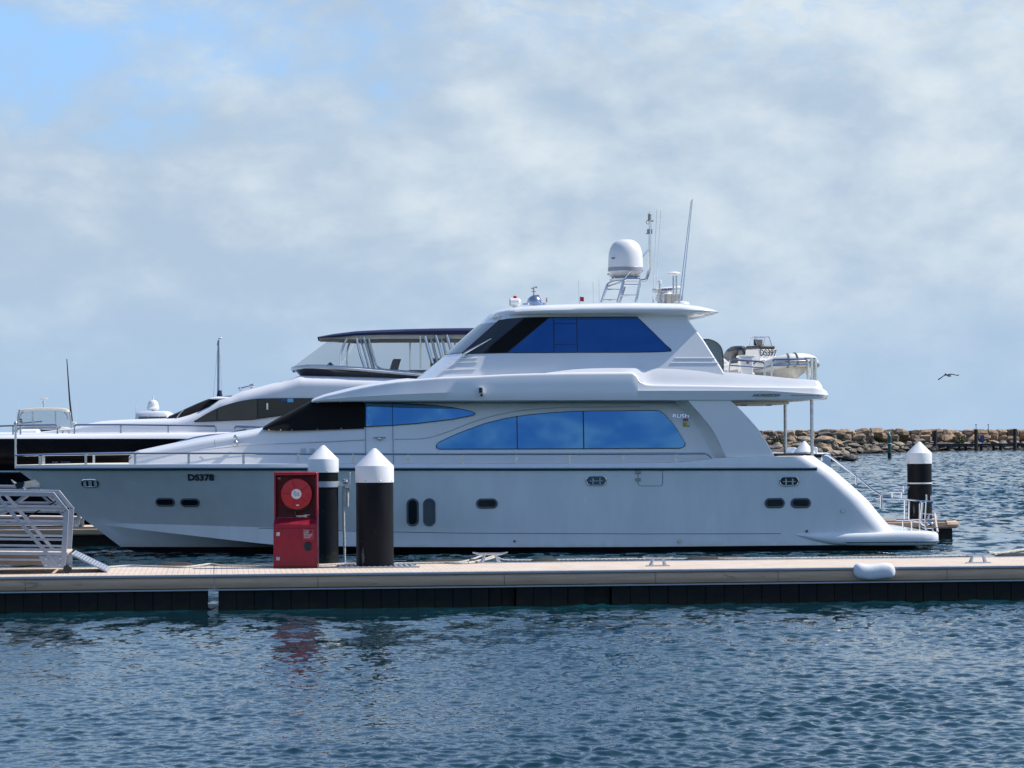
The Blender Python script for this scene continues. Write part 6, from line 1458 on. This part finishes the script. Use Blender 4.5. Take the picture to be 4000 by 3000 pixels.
def shrub(px, py, Yd, wpx, hpx, label):
    c = at(px, py, Yd); s_ = Yd / F; t = thing('shrub', label, 'shrub', c - Vector((0, 0, hpx * s_ / 2)), 0, 'shrubs on the breakwater')
    mb = MB(); g = np.random.default_rng(int(px))
    for _ in range(420):
        d = Vector(g.normal(size=3)).normalized() * g.uniform(.35, 1) ** .5; d.x *= wpx * s_ / 2 * (1 + .25 * math.sin(d.z * 6 + px)); d.y *= wpx * s_ / 3; d.z *= hpx * s_ / 2
        p = d + Vector((0, 0, hpx * s_ / 2)); a = Vector(g.normal(size=3)).normalized() * .14; b_ = Vector(g.normal(size=3)).normalized() * .08
        mb.add([p - a, p + b_, p + a, p - b_], [(0, 1, 2, 3)])
    mb.build('foliage', leaf, t, weld=False)
    mb = MB()
    for k in range(5): mb.tube([(0, 0, -.2), (g.uniform(-.5, .5), g.uniform(-.3, .3), hpx * s_ * .6)], [.05, .015], 5)
    mb.build('stem', timber, t, weld=False)
shrub(3043, 1728, 283, 62, 40, 'dark green shrub on the spur beside the cockpit post')
shrub(3450, 1712, 372, 56, 42, 'dark green shrub on the breakwater behind the green marker')
shrub(3741, 1718, 384, 62, 30, 'bright green shrub on the breakwater to the right of the white banded pile')
# green channel marker and its dark twin
for px, yt, yb, Yd, wd, m_, lab in ((3475, 1696, 1791, 290.0, 15, greenp, 'green channel marker pile standing in the water off the breakwater'), (3489, 1693, 1762, 384.0, 10, timber, 'dark timber pile just behind the green marker')):
    c = at(px, yb, Yd); s_ = Yd / F; t = thing('marker_pile', lab, 'marker', (c.x, c.y, 0), R(1)); h = at(px, yt, Yd).z; r_ = wd * s_ / 2
    mb = MB(); mb.lathe([(r_, -1.0), (r_, h * .99 - .25), (r_ * .96, h - .2)], (0, 0, 0), 18); mb.build('post', m_, t)
    mb = MB(); mb.lathe([(r_ * 1.12, h - .85), (r_ * 1.12, h - .3), (r_ * .9, h - .12), (r_ * .3, h), (.002, h + .02)], (0, 0, 0), 18); mb.build('post_cap', m_, t)
    if m_ is greenp:
        mb = MB(); mb.lathe([(r_ * 1.14, h - 1.0), (r_ * 1.14, h - .92)], (0, 0, 0), 18); mb.build('white_ring', pilecap, t)
        mb = MB(); mb.lathe([(.08, h), (.08, h + .16), (.03, h + .22)], (0, 0, 0), 10); mb.build('lamp', pilecap, t)
        mb = MB(); mb.lathe([(r_ * 1.06, -.3), (r_ * 1.06, .55)], (0, 0, 0), 18); mb.build('weed_band', timber, t)
# timber jetty
JY = 380.0; js = JY / F
jt = thing('jetty', 'dark timber jetty on piles running along the foot of the breakwater', 'jetty', (at(3490, 1760, JY).x, JY, 0), 0)
j0 = at(3490, 1738, JY); j = lambda px, py: at(px, py, JY) - Vector((j0.x, JY, 0))
mb = MB(); zt_ = .5 * (j(3490, 1734).z + j(4100, 1731).z); Lj = j(4150, 1735).x; mb.box((Lj / 2, 0, zt_ - .14), (Lj, 2.2, .26)); mb.box((Lj / 2, -1.1, zt_ - .36), (Lj, .12, .16)); mb.build('jetty_deck', timber, jt, weld=False)
for px, yt in ((3648, 1681), (3807, 1677), (3958, 1675), (4110, 1675)):
    p = j(px, yt); mb = MB(); mb.tube([(p.x, -1.2, -1), (p.x, -1.2, p.z)], .25, 10); mb.build('jetty_pile', timber, jt)
for px in (3540, 3590, 3700, 3745, 3770, 3830, 3878, 3905, 4000, 4050):
    p = j(px, 1740); mb = MB(); mb.tube([(p.x, -.6, -1), (p.x, -.6, zt_ - .2)], .17, 8); mb.build('jetty_pile', timber, jt)
p = at(3837, 1729, JY - 1.6); sg_ = thing('jetty_sign', 'small plain blue board standing on the jetty', 'sign', p, R(0))
mb = MB(); mb.box((0, 0, 14 * js), (15 * js, .06, 27 * js)); mb.build('board', bluepaint, sg_, bev=.02)
mb = MB(); mb.box((0, .05, 0), (.07, .05, 10 * js)); mb.build('sign_post', timber, sg_)
for px, lab in ((3813, 'thin pole standing on the breakwater wall, the one beside the jetty pile'), (3861, 'thin pole standing on the breakwater wall to the right of the blue board')):
    a, b_ = at(px, 1712, 398), at(px, 1657, 398); t = thing('pole', lab, 'pole', a, 0, 'poles on the breakwater wall')
    mb = MB(); mb.tube([(0, 0, 0), (0, 0, b_.z - a.z)], [.06, .045], 6); mb.build('shaft', timber, t)
    mb = MB(); mb.box((0, 0, (b_.z - a.z) * .97), (.22, .05, .08)); mb.build('bracket', timber, t)
